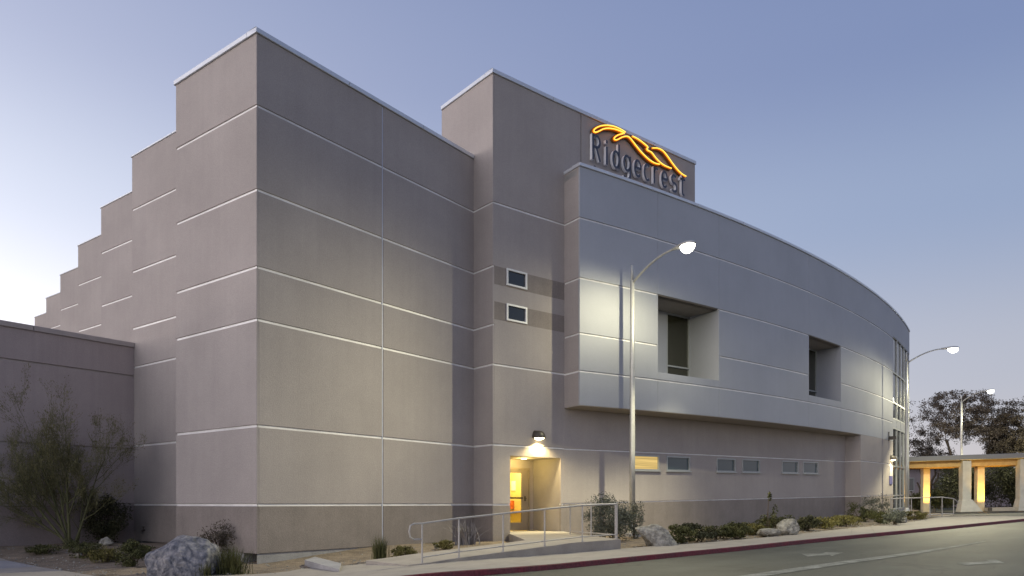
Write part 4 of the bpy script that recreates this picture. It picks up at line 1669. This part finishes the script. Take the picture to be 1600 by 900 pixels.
RIBBONS = [
    [(455, 200), (400, 170), (320, 148), (250, 150), (200, 178), (165, 192), (143, 182), (150, 158), (200, 128), (270, 116), (350, 128), (420, 160), (462, 188)],
    [(440, 203), (395, 212), (352, 240), (350, 262), (378, 268), (430, 236), (475, 226), (505, 238), (560, 310), (620, 385), (690, 455), (750, 495), (805, 508)],
    [(535, 228), (590, 255), (650, 300), (697, 342), (672, 352), (690, 372), (725, 385), (775, 455), (840, 515), (925, 548)],
    [(735, 345), (790, 345), (840, 370), (885, 425), (930, 490), (985, 562), (1030, 605), (1072, 628)],
]
BACK_ = mat('neon_backing', (0.20, 0.09, 0.02), 0.6)
for rb in RIBBONS:
    pts = smooth_line(np.array([zpx(*p) for p in rb]), 2)
    w = [TFRONT.at(s, z, 0.15) for s, z in pts]
    tube = MB().tube(w, 0.026, 8).build('neon_tube', NEON, sign, smooth=True)
    w2 = [TFRONT.at(s, z, 0.178) for s, z in pts]
    MB().tube(w2, 0.016, 6).build('tube_core', NEON_CORE, tube, smooth=True)
    mb = MB()
    stroke(mb, [tuple(p) for p in pts], 0.11, 0.03, 0.10)
    mb.build('channel', [BACK_, BACK_], tube, recalc=False)

# ----------------------------------------------------------------------------
# walkway canopy on the right
# ----------------------------------------------------------------------------
CAN = Line(v2(28.0, 55.0), v2(0.985, -0.17) / np.linalg.norm(v2(0.985, -0.17)), v2(-0.17, -0.985))


def can_at(px):
    return ray_line(px, CAN.p, CAN.d)


canopy = empty('walkway_canopy', CAN.at(can_at(1511), 0, 0), 'long flat roofed walkway canopy with warmly lit columns', 'canopy')
s0, s1 = can_at(1405), can_at(1720)
ZC0 = 3.10
MB().slab(CAN, s0, s1, ZC0 + 0.55, ZC0 + 0.93, -3.6, 0.5, 0.03).build('roof', CANOPY_METAL, canopy)
MB().slab(CAN, s0 + 0.1, s1 - 0.1, ZC0 + 0.10, ZC0 + 0.548, -0.35, 0.05).build('beam', CANOPY_WOOD, canopy)
MB().slab(CAN, s0 + 0.1, s1 - 0.1, ZC0 + 0.10, ZC0 + 0.548, -3.2, -2.7).build('beam', CANOPY_WOOD, canopy)
MB().slab(CAN, s0, s1, ZC0 + 0.50, ZC0 + 0.546, -2.69, -0.26).build('ceiling', CANOPY_WOOD, canopy)
for px, wd, m, off in ((1448, 0.50, COLUMN_STONE, -0.9), (1533, 0.52, COLUMN_STONE, -0.4), (1511, 0.62, COLUMN_GREY, 0.42), (1601, 0.62, COLUMN_GREY, 0.42), (1622, 0.58, COLUMN_STONE, -0.4)):
    c = ray_line(px, CAN.at(0, 0, off)[:2], CAN.d)
    mb = MB()
    mb.slab(CAN, c - wd / 2, c + wd / 2, -0.3, ZC0 + (0.095 if off < 0.3 else 0.5), off - wd, off, 0.03)
    mb.build('column', m, canopy)
    if m is COLUMN_GREY:
        mb = MB()
        a, b = CAN, None
        V_ = [CAN.at(c - wd * 0.9, -0.2, off + 0.3), CAN.at(c + wd * 1.6, -0.2, off + 0.3), CAN.at(c + wd * 1.6, -0.2, off - wd), CAN.at(c - wd * 0.9, -0.2, off - wd),
              CAN.at(c - wd * 0.55, 0.75, off + 0.06), CAN.at(c + wd * 0.58, 0.75, off + 0.06), CAN.at(c + wd * 0.58, 0.75, off - wd + 0.01), CAN.at(c - wd * 0.55, 0.75, off - wd + 0.01)]
        mb.add(V_, [(0, 1, 5, 4), (1, 2, 6, 5), (2, 3, 7, 6), (3, 0, 4, 7), (4, 5, 6, 7)])
        mb.build('column_plinth', COLUMN_GREY, canopy)
mb = MB(); mb.slab(CAN, can_at(1541), s1, -0.2, 0.14, -0.5, 0.3, 0.01); mb.build('low_wall', CONCRETE, canopy)
for px, coff in ((1448, -0.9), (1533, -0.4), (1622, -0.4)):
    c = ray_line(px, CAN.at(0, 0, coff)[:2], CAN.d)
    q = CAN.at(c + 0.1, 0.12, coff + 1.15)
    rt = canopy.location
    MB().lathe([(0.13, -0.2), (0.13, 0.0), (0.10, 0.03)], 12, c=(q[0], q[1], q[2])).build('uplight', DARKMETAL, canopy)
    L = bpy.data.lights.new('column_light', 'SPOT')
    L.energy = 800
    L.spot_size = R(95)
    L.spot_blend = 0.6
    L.color = (1.0, 0.56, 0.085)
    L.shadow_soft_size = 0.08
    lo = bpy.data.objects.new('column_light', L)
    lo.location = (q[0] - rt.x, q[1] - rt.y, q[2] + 0.1 - rt.z)
    aim = Vector(CAN.at(c, 2.3, coff)) - Vector((q[0], q[1], q[2] + 0.1))
    lo.rotation_euler = aim.to_track_quat('-Z', 'Y').to_euler()
    lo.parent = canopy
    COL.objects.link(lo)

# far low house glimpsed between column and pole
fh = Line(v2(38.0, 78.0), v2(0.99, -0.1), v2(-0.1, -0.99))
house = empty('far_house', fh.at(4, 0.5, 0), 'small lilac grey house wall seen under the canopy behind shrubs', 'house')
mb = MB(); mb.slab(fh, -4, 14, -0.3, 4.1, -6, 0); mb.build('wall', FARWALL, house)
mb = MB(); mb.slab(fh, -4.5, 14.5, 4.1, 4.6, -6.5, 0.5, 0.05); mb.build('roof', CANOPY_METAL, house)
for s in (3.2, 6.4, 9.5):
    mb = MB(); mb.slab(fh, s, s + 1.2, 1.6, 3.0, 0.002, 0.04); w_ = mb.build('window', FRAMEG, house)
    MB().slab(fh, s + 0.1, s + 1.1, 1.7, 2.9, 0.041, 0.05).build('pane', GLASS, w_)

# ----------------------------------------------------------------------------
# plants
# ----------------------------------------------------------------------------


def leaves_mesh(name, pts, sizes, m, parent, rng, aspect=0.45, up=0.0, dirs=None):
    """leaf-sized diamonds at points (world), one mesh"""
    pts = np.asarray(pts, float)
    n = len(pts)
    sizes = np.broadcast_to(np.asarray(sizes, float), (n,))
    a = rng.normal(size=(n, 3)) if dirs is None else np.asarray(dirs, float) + rng.normal(size=(n, 3)) * 0.35
    a[:, 2] += up
    a /= np.linalg.norm(a, axis=1)[:, None]
    b = np.cross(a, rng.normal(size=(n, 3)))
    b /= np.linalg.norm(b, axis=1)[:, None] + 1e-9
    c = np.cross(a, b)
    s = sizes[:, None]
    p0 = pts - a * s * 0.5
    p2 = pts + a * s * 0.5
    p1 = pts + b * s * aspect * 0.5 + c * s * 0.12
    p3 = pts - b * s * aspect * 0.5 + c * s * 0.12
    off = Vector((0, 0, 0))
    p = parent
    while p is not None:
        off += p.location
        p = p.parent
    vv = np.stack([p0, p1, p2, p3], 1).reshape(-1, 3) - np.array(off)
    me = bpy.data.meshes.new(name)
    me.vertices.add(4 * n)
    me.vertices.foreach_set('co', vv.ravel())
    me.loops.add(4 * n)
    me.loops.foreach_set('vertex_index', np.arange(4 * n))
    me.polygons.add(n)
    me.polygons.foreach_set('loop_start', np.arange(0, 4 * n, 4))
    me.polygons.foreach_set('loop_total', np.full(n, 4))
    me.materials.append(m)
    me.update()
    me.validate()
    o = bpy.data.objects.new(name, me)
    COL.objects.link(o)
    o.parent = parent
    return o


def clump_points(rng, center, rx, ry, rz, n, clumps, cr):
    """points gathered in clumps spread through an ellipsoid"""
    cs = []
    while len(cs) < clumps:
        q = rng.uniform(-1, 1, 3)
        l = np.linalg.norm(q)
        if l < 1:
            cs.append(q * (0.55 + 0.45 * rng.random()) / max(l, 0.45))
    cs = np.array(cs)
    k = rng.integers(0, clumps, n)
    dv_ = rng.normal(size=(n, 3))
    dv_ /= np.linalg.norm(dv_, axis=1)[:, None]
    p = cs[k] + dv_ * (rng.random(n) ** 0.4 * 1.9 * cr)[:, None] * (0.6 + 0.8 * rng.random(clumps)[k])[:, None]
    return np.array(center) + p * np.array([rx, ry, rz])


def bush(px, py, wpx, hpx, label, m, n=1400, leaf=0.07, depth=None, name='shrub', group=None, seed=None, up=0.3, stems=9, cr=0.2, clumps=26, flat=1.0, aspect=0.45, stem_mat=None):
    """a shrub rooted at ground pixel (px,py), wpx wide and hpx tall in the 1600 wide photograph"""
    rng = np.random.default_rng(seed if seed is not None else int(px * 7 + py))
    g = ground_at(px, py) if depth is None else v2((px - 800) / FPX * depth, depth)
    z = grade(*g)
    sc = g[1] / FPX
    w, h = wpx * sc, hpx * sc
    root = empty(name, (g[0], g[1], z), label, 'plant' if name not in ('shrub', 'tree') else name, group)
    n = int(n * 1.7)
    pts = clump_points(rng, (g[0], g[1], z + h * 0.46), w * 0.45, w * 0.42 * flat, h * 0.45, n, clumps, cr)
    pts[:, 2] = np.maximum(pts[:, 2], z + 0.01)
    leaves_mesh('foliage', pts, leaf * rng.uniform(0.6, 1.3, n), m, root, rng, up=up, aspect=aspect)
    mb = MB()
    for i in range(stems):
        t = pts[rng.integers(0, n)]
        mid = (np.array([g[0], g[1], z]) * 0.5 + t * 0.5) + np.array([0, 0, h * 0.08])
        b = (g[0] + rng.normal() * w * 0.05, g[1] + rng.normal() * w * 0.05, z - 0.03)
        mb.tube([b, tuple(mid), tuple(t)], [0.016, 0.010, 0.004], 5, caps=False)
    mb.build('stem', stem_mat or WOODSTEM, root, recalc=False)
    return root


def blade_tuft(px, py, wpx, hpx, label, m, n=160, width=0.018, name='grass_tuft', spread=0.6, depth=None, thick=1.0):
    """a tuft of arching blades"""
    rng = np.random.default_rng(int(px * 3 + py))
    g = ground_at(px, py) if depth is None else v2((px - 800) / FPX * depth, depth)
    z = grade(*g)
    sc = g[1] / FPX
    w, h = wpx * sc, hpx * sc
    mb = MB()
    for i in range(n):
        az_ = rng.uniform(0, 2 * math.pi)
        lean = rng.uniform(0.05, 1.0) * spread
        L = h * rng.uniform(0.65, 1.05)
        b = np.array([g[0] + rng.normal() * w * 0.10, g[1] + rng.normal() * w * 0.10, z - 0.02])
        d = np.array([math.cos(az_), math.sin(az_), 0])
        side = np.array([-d[1], d[0], 0]) * width * 0.5 * rng.uniform(0.7, 1.3)
        prev = None
        V_ = []
        for k in range(5):
            t = k / 4
            p = b + d * (w * 0.5 * lean * (t ** 1.6)) + np.array([0, 0, L * (t - 0.32 * lean * t * t)])
            ww = side * (1 - t * 0.92) * thick
            V_ += [tuple(p - ww), tuple(p + ww)]
        mb.add(V_, [(0, 1, 3, 2), (2, 3, 5, 4), (4, 5, 7, 6), (6, 7, 9, 8)])
    o = mb.build(name, m, recalc=False)
    # put the origin at the foot of the tuft
    me = o.data
    me.transform(Matrix.Translation((-g[0], -g[1], -z)))
    o.location = (g[0], g[1], z)
    return tag(o, label, 'plant')


def hull_rock(px, py, wpx, hpx, pts, label, m, seed, depth_k=0.8, ground=None):
    """angular boulder: convex hull of hand placed corners (x, y, z in 0..1), broken up finely"""
    import bmesh
    g = ground_at(px, py)
    g = g + v2(0, wpx * g[1] / FPX * depth_k * 0.4)
    z = grade(*g)
    sc = g[1] / FPX
    w, h = wpx * sc, hpx * sc
    bm = bmesh.new()
    for p in pts:
        bm.verts.new(((p[0] - 0.5) * w, (p[1] - 0.5) * w * depth_k, p[2] * h * 1.08 - 0.08 * h))
    bmesh.ops.convex_hull(bm, input=bm.verts)
    bmesh.ops.triangulate(bm, faces=bm.faces)
    bmesh.ops.bevel(bm, geom=list(bm.edges), offset=0.035 * w, segments=2, affect='EDGES', profile=0.6)
    bmesh.ops.triangulate(bm, faces=bm.faces)
    bmesh.ops.subdivide_edges(bm, edges=[e for e in bm.edges if e.calc_length() > 0.12 * w], cuts=3, use_grid_fill=True)
    bmesh.ops.triangulate(bm, faces=bm.faces)
    bmesh.ops.remove_doubles(bm, verts=bm.verts, dist=0.008 * w)
    sv = Vector((seed * 3.1, seed * 1.7, seed))
    bm.normal_update()
    for v in bm.verts:
        p = v.co / w
        k = 0.05 * noise.noise(p * 3.0 + sv) + 0.028 * noise.noise(p * 8 + sv) + 0.012 * noise.noise(p * 20 + sv)
        v.co += v.normal * k * w
    me = bpy.data.meshes.new('boulder')
    bm.to_mesh(me)
    bm.free()
    me.polygons.foreach_set('use_smooth', [True] * len(me.polygons))
    me.set_sharp_from_angle(angle=R(32))
    me.materials.append(m)
    o = bpy.data.objects.new('boulder', me)
    o.location = (g[0], g[1], z)
    COL.objects.link(o)
    return tag(o, label, 'boulder')


def rock(px, py, wpx, hpx, label, m, seed, squash=0.8, cuts=7, tilt=0.0, depth_k=0.8, sink=0.12, wedge=0.0):
    rng = np.random.default_rng(seed)
    import bmesh
    g = ground_at(px, py)
    g = g + v2(0, wpx * g[1] / FPX * depth_k * 0.35)
    z = grade(*g)
    sc = g[1] / FPX
    w, h = wpx * sc, hpx * sc
    bm = bmesh.new()
    bmesh.ops.create_icosphere(bm, subdivisions=4, radius=1.0)
    planes = []
    for _ in range(cuts):
        nn = Vector(rng.normal(size=3))
        nn.z = abs(nn.z) * 0.7
        nn.normalize()
        planes.append((nn, rng.uniform(0.55, 0.85)))
    if wedge:
        planes.append((Vector((wedge, -0.25, 0.72)).normalized(), 0.42))
    sv = Vector((seed * 3.1, seed * 1.7, seed))
    for v in bm.verts:
        p = v.co.copy()
        for nn, dd in planes:
            k = p.dot(nn) - dd
            if k > 0:
                p -= nn * k * 0.92
        p *= 1 + 0.10 * noise.noise(p * 1.6 + sv) + 0.05 * noise.noise(p * 4.5 + sv) + 0.02 * noise.noise(p * 11 + sv)
        v.co = p
    zs = [v.co.z for v in bm.verts]
    xs_ = [v.co.x for v in bm.verts]
    zr, xr = max(zs) - min(zs), max(xs_) - min(xs_)
    zmin, xm = min(zs), (max(xs_) + min(xs_)) / 2
    for v in bm.verts:
        v.co = Vector(((v.co.x - xm) / xr * w, v.co.y / xr * w * depth_k, (v.co.z - zmin) / zr * h * (1 + sink) - h * sink))
    if tilt:
        bmesh.ops.rotate(bm, verts=bm.verts, cent=(0, 0, 0), matrix=Matrix.Rotation(tilt, 3, 'Y'))
    me = bpy.data.meshes.new('boulder')
    bm.to_mesh(me)
    bm.free()
    me.polygons.foreach_set('use_smooth', [True] * len(me.polygons))
    me.set_sharp_from_angle(angle=R(28))
    me.materials.append(m)
    o = bpy.data.objects.new('boulder', me)
    o.location = (g[0], g[1], z)
    COL.objects.link(o)
    return tag(o, label, 'boulder')


hull_rock(276, 899, 106, 60, [(0.0, 0.3, 0.05), (0.02, 0.15, 0.55), (0.08, 0.6, 0.68), (0.10, 0.1, 0.0), (0.35, 0.05, 0.72), (0.42, 0.6, 0.98), (0.62, 0.3, 1.0), (0.80, 0.4, 0.98),
                              (0.98, 0.5, 0.72), (0.94, 0.15, 0.55), (0.97, 0.6, 0.1), (0.88, 0.0, 0.02), (0.5, -0.02, 0.0), (0.30, 0.95, 0.5), (0.75, 0.95, 0.7), (0.2, 0.9, 0.0), (0.85, 0.95, 0.0)],
          'big blue grey mottled boulder in front of the hall corner', ROCK_BLUE, 5)
hull_rock(1029, 853, 68, 32, [(0.02, 0.3, 0.80), (0.05, 0.8, 0.85), (0.5, 0.35, 1.0), (0.55, 0.8, 1.0), (0.68, 0.2, 0.88), (1.0, 0.25, 0.05), (0.98, 0.8, 0.1), (0.45, 0.0, 0.0), (0.30, 0.15, 0.35),
                              (0.34, 0.7, 0.0), (0.62, 0.05, 0.55), (0.9, 0.05, 0.0)],
          'pale tan slab shaped boulder leaning beside the nearest lamp post', ROCK_TAN, 11)
rock(1204, 838, 36, 12, 'low flat pale boulder lying by the pavement under the curved wall', ROCK_TAN, 17, cuts=6)
rock(1234, 836, 33, 26, 'upright round grey boulder by the pavement under the curved wall', ROCK_TAN, 23, cuts=6)
rock(164, 853, 22, 14, 'small grey rock behind low shrubs by the low wing', ROCK_TAN, 31)
rock(122, 872, 13, 8, 'tiny pale stone in the bed before the low wing', ROCK_TAN, 37)
rock(683, 858, 9, 7, 'small white stone between the low shrubs behind the ramp', ROCK_TAN, 41)
rock(1317, 812, 22, 8, 'small pale rock among shrubs before the pier', ROCK_TAN, 43)
rock(1410, 817, 24, 9, 'low pale rock at the foot of the second lamp post', ROCK_TAN, 47)

# left: palo verde in front of the wing


def wispy_tree(px, depth, base_dirs, label, seed):
    rng = np.random.default_rng(seed)
    x = (px - 800) / FPX * depth
    z = grade(x, depth)
    root = empty('palo_verde_tree', (x, depth, z), label, 'tree')
    mb = MB()
    tw_pts, tw_dir = [], []

    def grow(p, d, L, r, lvl):
        pts = [p]
        n = 5
        dd = d / np.linalg.norm(d)
        q = p.copy()
        for i in range(n):
            dd = dd + rng.normal(size=3) * 0.09 + np.array([0, 0, 0.05])
            dd /= np.linalg.norm(dd)
            q = q + dd * L / n
            pts.append(q.copy())
        rad = [max(0.0025, r * (1 - 0.75 * i / n)) for i in range(n + 1)]
        mb.tube([tuple(t) for t in pts], rad, 5 if lvl < 2 else 3, caps=False)
        if lvl >= 2:
            for t in pts[1:]:
                for _ in range(3):
                    tw_pts.append(t + rng.normal(size=3) * 0.05)
                    tw_dir.append(dd)
        if lvl < 3:
            k = (7, 6, 5)[lvl]
            for j in range(k):
                t = rng.uniform(0.28, 1.0)
                i = min(n - 1, int(t * n))
                b = pts[i] + (pts[i + 1] - pts[i]) * (t * n - i)
                side = rng.normal(size=3)
                nd = dd * 1.0 + side * 0.42 + np.array([0, 0, 0.18])
                grow(b, nd, L * rng.uniform(0.40, 0.6), max(0.003, r * (1 - 0.7 * t) * 0.55), lvl + 1)

    for d, L, r in base_dirs:
        grow(np.array([x, depth, z - 0.05]) + rng.normal(size=3) * np.array([0.1, 0.1, 0]), np.array(d, float), L, r, 0)
    mb.build('trunk', GREENBARK, root, recalc=False)
    leaves_mesh('crown', np.array(tw_pts), 0.07 * rng.uniform(0.5, 1.3, len(tw_pts)), LEAF_PALO, root, rng, aspect=0.22, dirs=np.array(tw_dir))
    return root


wispy_tree(112, 21.8, [((0.02, 0, 1), 3.1, 0.05), ((-0.25, -0.1, 1), 3.0, 0.045), ((0.22, 0.05, 1), 2.8, 0.04), ((-0.75, -0.1, 0.75), 2.4, 0.045),
                       ((-1.0, -0.2, 0.55), 2.5, 0.04), ((0.08, -0.2, 1), 2.5, 0.04), ((-0.5, -0.1, 0.95), 2.4, 0.04), ((0.32, 0, 0.9), 1.7, 0.03)],
           'wispy green palo verde tree spreading in front of the low wing', 4)
bush(166, 846, 78, 76, 'dark round shrub in the shade between palo verde and hall', LEAF_DARK, n=3000, leaf=0.08, depth=23.4, clumps=40)
bush(70, 866, 56, 16, 'low dull green ground shrub left of the palo verde foot', LEAF_OLIVE, n=700, leaf=0.06)
bush(128, 872, 60, 30, 'olive shrub crouching at the palo verde foot', LEAF_OLIVE, n=1200, leaf=0.055)
bush(165, 879, 54, 28, 'yellowish low shrub left of the small shrub touching the big boulder', LEAF_YELLOW, n=1100, leaf=0.055)
bush(206, 886, 48, 44, 'yellow green leafy shrub touching the big boulder on its left', LEAF_OLIVE, n=1400, leaf=0.055)
bush(212, 866, 50, 22, 'low dark shrub behind the big boulder at the hall side wall', LEAF_OLIVE, n=900, leaf=0.055)
bush(344, 878, 66, 62, 'brownish shrub with tall dry flower stalk right behind the big boulder', LEAF_BROWN, n=1900, leaf=0.05, up=0.6, clumps=32)
blade_tuft(362, 895, 96, 50, 'dense olive grass tuft right of the big boulder', LEAF_OLIVE, n=420, width=0.014, spread=0.8)
blade_tuft(318, 899, 60, 26, 'short olive grass in front of the big boulder at its right end', LEAF_OLIVE, n=200, width=0.012, spread=0.9)
blade_tuft(594, 875, 50, 42, 'upright dark grass tuft at the hall wall left of the handrail', LEAF_OLIVE, n=300, width=0.014, spread=0.55)
bush(632, 872, 42, 22, 'rounded yellow green shrub at the looped handrail end', LEAF_YELLOW, n=1000, leaf=0.05)
bush(695, 859, 38, 17, 'yellow green low shrub behind the first railing bays', LEAF_YELLOW, n=800, leaf=0.05)
blade_tuft(728, 851, 76, 44, 'silvery spiky agave like plant in the corner by the tower', LEAF_SILVER, n=110, width=0.05, name='agave', spread=1.0)
bush(955, 845, 100, 78, 'large grey green shrub behind the guard rail next to the lamp post', LEAF_GREY, n=4200, leaf=0.07, clumps=46, depth=23.3, up=0.5)
bush(991, 840, 30, 66, 'slender grey green shrub growing round the nearest lamp post', LEAF_GREY, n=1100, leaf=0.06, depth=25.0, up=0.6)
# ground cover along the curved wall
cover = [(1062, 848, 50, 30, LEAF_OLIVE, 'dark leafy ground shrub right of the slab boulder'),
         (1092, 845, 50, 32, LEAF_DARK, 'dark green ground shrub, second to the right of the slab boulder'),
         (1122, 842, 46, 26, LEAF_OLIVE, 'olive ground shrub below the second pair of low windows'),
         (1150, 841, 44, 26, LEAF_OLIVE, 'olive ground shrub just left of the tall thin rose bush'),
         (1176, 836, 40, 22, LEAF_YELLOW, 'yellowish ground shrub at the foot of the tall thin rose bush'),
         (1206, 829, 56, 28, LEAF_DARK, 'dark mounded shrub behind the two pale boulders'),
         (1262, 829, 34, 24, LEAF_DARK, 'dark small shrub right of the round boulder'),
         (1288, 826, 46, 18, LEAF_YELLOW, 'yellow green mat of ground cover right of the round boulder'),
         (1318, 822, 46, 20, LEAF_YELLOW, 'yellow green ground cover before the dark pier corner'),
         (1344, 815, 36, 34, LEAF_OLIVE, 'bushy olive shrub at the pier corner'),
         (1366, 812, 40, 40, LEAF_GREY, 'tall loose grey shrub against the pier'),
         (1398, 820, 32, 24, LEAF_GREY, 'round grey green shrub at the glazed bay foot'),
         (1378, 818, 34, 22, LEAF_OLIVE, 'olive shrub left of the round grey green shrub'),
         (1430, 812, 30, 14, LEAF_YELLOW, 'yellow green low shrub right of the second lamp post')]
for px, py, w_, h_, m_, lab in cover:
    bush(px, py, w_ * 1.25, h_, lab, m_, n=1050, leaf=0.085, group='shrubs along the curved wall', clumps=22)
bush(1199, 832, 36, 68, 'tall thin rose bush with sparse top under the low windows', LEAF_OLIVE, n=230, leaf=0.10, clumps=9, cr=0.16, stems=9, up=0.2)

# scattered pebbles in the bed: uncountable
rng = np.random.default_rng(2)
mb = MB()
for i in range(2600):
    k = rng.random()
    ii = rng.integers(8, 128)
    t = rng.random() ** 1.6 * 0.8
    p = fp_[ii] * (1 - t) + bp_[ii] * t + rng.normal(size=2) * 0.12
    r = rng.uniform(0.012, 0.04)
    z = grade(*p) - 0.005
    a = rng.uniform(0, 6.3)
    ca, sa = math.cos(a) * r, math.sin(a) * r
    mb.add([(p[0] + ca, p[1] + sa, z), (p[0] - sa, p[1] + ca, z), (p[0] - ca, p[1] - sa, z), (p[0] + sa, p[1] - ca, z), (p[0] + ca * 0.2, p[1], z + r * 0.8)],
           [(0, 1, 4), (1, 2, 4), (2, 3, 4), (3, 0, 4)])
mb.build('pebbles', ROCK_TAN, recalc=False, kind='stuff', label='small loose stones strewn over the planting bed', category='stones')


# far trees
def crown_tree(x, y, h, w, label, m, seed, trunk_h=0.3, tips=300, per=60, leaf=0.12, trunks=4, clr=0.42):
    """limbs grown towards points spread through the crown; every leaf cluster sits on a twig"""
    rng = np.random.default_rng(seed)
    z = grade(x, y) - 0.2
    root = empty('tree', (x, y, z), label, 'tree', 'trees behind the canopy')
    mb = MB()
    nodes, rad = [], []
    for k in range(trunks):
        a = 2 * math.pi * (k + rng.random() * 0.6) / trunks
        top = np.array([x + math.cos(a) * w * 0.17, y + math.sin(a) * w * 0.17, z + h * (0.34 + 0.2 * rng.random())])
        base = np.array([x + math.cos(a) * 0.25, y + math.sin(a) * 0.25, z - 0.1])
        pts = []
        for i in range(7):
            t = i / 6
            p = base * (1 - t) + top * t + np.array([0, 0, 0.0]) + rng.normal(size=3) * 0.10 * (0 < i < 6)
            pts.append(p)
            if i >= 2:
                nodes.append(p)
                rad.append(0.15 - 0.09 * t)
        mb.tube([tuple(p) for p in pts], [0.19 - 0.11 * i / 6 for i in range(7)], 7, caps=False)
    cz_ = z + h * (trunk_h + (1 - trunk_h) * 0.5)
    tp_ = []
    lobes = [(rng.normal(size=3), rng.uniform(0.75, 1.1)) for _ in range(14)]
    while len(tp_) < tips:
        q = rng.normal(size=3)
        q /= np.linalg.norm(q)
        k = max(0.62, max(sc_l * max(0, (q @ (l / np.linalg.norm(l)))) ** 1.5 for l, sc_l in lobes))
        rr = rng.random() ** 0.45 * k
        if q[2] < -0.55:
            continue
        tp_.append(np.array([x, y, cz_]) + q * rr * np.array([w * 0.5, w * 0.45, h * (1 - trunk_h) * 0.5]))
    c0 = np.array([x, y, z + h * 0.4])
    tp_.sort(key=lambda p: np.linalg.norm(p - c0))
    lp, ldir = [], []
    for p in tp_:
        N = np.array(nodes)
        d = np.linalg.norm(N - p, axis=1) + 0.9 * np.maximum(0, N[:, 2] - p[2])
        j = int(np.argmin(d))
        a = N[j]
        r0 = max(0.012, rad[j] * 0.62)
        L = np.linalg.norm(p - a)
        mid = a * 0.5 + p * 0.5 + rng.normal(size=3) * L * 0.10 + np.array([0, 0, L * 0.06])
        mb.tube([tuple(a), tuple(mid), tuple(p)], [r0, r0 * 0.7, 0.010], 4, caps=False)
        nodes += [mid, p]
        rad += [r0 * 0.75, max(0.012, r0 * 0.45)]
        nn = int(per * rng.uniform(0.5, 1.5))
        v = rng.normal(size=(nn, 3))
        v /= np.linalg.norm(v, axis=1)[:, None]
        sz = clr * rng.uniform(0.7, 1.35)
        lp.append(p + v * (rng.random(nn) ** 0.5)[:, None] * sz * np.array([1.15, 1.15, 0.7]))
        t_ = rng.random((nn // 4, 1))
        lp.append(mid * (1 - t_) + p * t_ + rng.normal(size=(nn // 4, 3)) * 0.12)
    mb.build('trunk', BARK, root, recalc=False)
    allp = np.concatenate(lp)
    leaves_mesh('crown', allp, leaf * rng.uniform(0.6, 1.4, len(allp)), m, root, rng, aspect=0.5)
    return root


def far_xy(px, d):
    return (px - 800) / FPX * d, d


x, y = far_xy(1510, 68)
crown_tree(x, y, 12.4, 12.0, 'big spreading brown mesquite tree rising behind the canopy', LEAF_MESQ, 3, trunk_h=0.24, tips=430, per=52, leaf=0.14)
x, y = far_xy(1447, 72)
crown_tree(x, y, 7.6, 6.4, 'small loose tree left of the big mesquite by the building end', LEAF_MESQ, 8, trunk_h=0.24, tips=150, per=45, leaf=0.14)
x, y = far_xy(1594, 66)
crown_tree(x, y, 9.8, 9.2, 'dark dense tree at the right edge behind the canopy', LEAF_BROWN, 13, trunk_h=0.16, tips=420, per=62, leaf=0.14)
x, y = far_xy(1668, 72)
crown_tree(x, y, 9.2, 9.0, 'dark tree mostly cut off by the right edge', LEAF_BROWN, 19, trunk_h=0.14, tips=260, per=60, leaf=0.16)
# shrubs under the canopy
for px, py_d, w_, h_, m_, lab in ((1490, 63.5, 62, 74, LEAF_DARK, 'tall dark hedge shrub under the canopy left of the grey column'),
                                  (1468, 60, 40, 30, LEAF_OLIVE, 'low olive shrub under the canopy behind the far railing'),
                                  (1520, 62.5, 26, 66, LEAF_DARK, 'narrow dark shrub between the grey and yellow columns'),
                                  (1562, 63.5, 66, 72, LEAF_DARK, 'big dark shrub under the canopy right of the yellow column'),
                                  (1596, 62, 50, 66, LEAF_DARK, 'dark shrub under the canopy at the right edge'),
                                  (1437, 60, 34, 26, LEAF_OLIVE, 'low shrub under the canopy at the building end'),
                                  (1626, 61, 60, 66, LEAF_DARK, 'dark shrub beyond the right canopy column')):
    bush(px, 0, w_, h_, lab, m_, n=4200 if h_ > 50 else 1500, leaf=0.17, depth=py_d, clumps=50, group='shrubs under the canopy', cr=0.26)

# small fixture on the glazed bay
sc_ = ray_arc(1388.5)
cam_root = empty('security_camera', ARC.at(sc_, 4.75, 0), 'small dark bracket camera on the silver wall beside the glazed bay', 'camera')
MB().slab(ARC, sc_ - 0.06, sc_ + 0.06, 4.55, 5.1, 0.001, 0.04).build('bracket', DARKMETAL, cam_root)
MB().slab(ARC, sc_ - 0.12, sc_ + 0.12, 4.62, 4.82, 0.06, 0.42, 0.02).build('housing', DARKMETAL, cam_root)

# hose tap on the second step of the side wall
tapf = Line(uvp(STEP_U, 0), V, -U)
ts = ray_line(226, tapf.p, V)
tb = tapf.at(ts, 0.33, 0.0)
tap = empty('hose_tap', tb, 'small dark hose tap on the base of the stepped side wall', 'tap')
MB().tube([tapf.at(ts, 0.36, 0.0), tapf.at(ts, 0.36, 0.09), tapf.at(ts, 0.26, 0.12)], 0.028, 8).build('spout', DARKMETAL, tap)
MB().tube([tapf.at(ts, 0.40, 0.05), tapf.at(ts, 0.47, 0.05)], 0.02, 8).build('stem', DARKMETAL, tap)
MB().tube([tapf.at(ts - 0.06, 0.47, 0.05), tapf.at(ts + 0.06, 0.47, 0.05)], 0.016, 8).build('handle', DARKMETAL, tap)
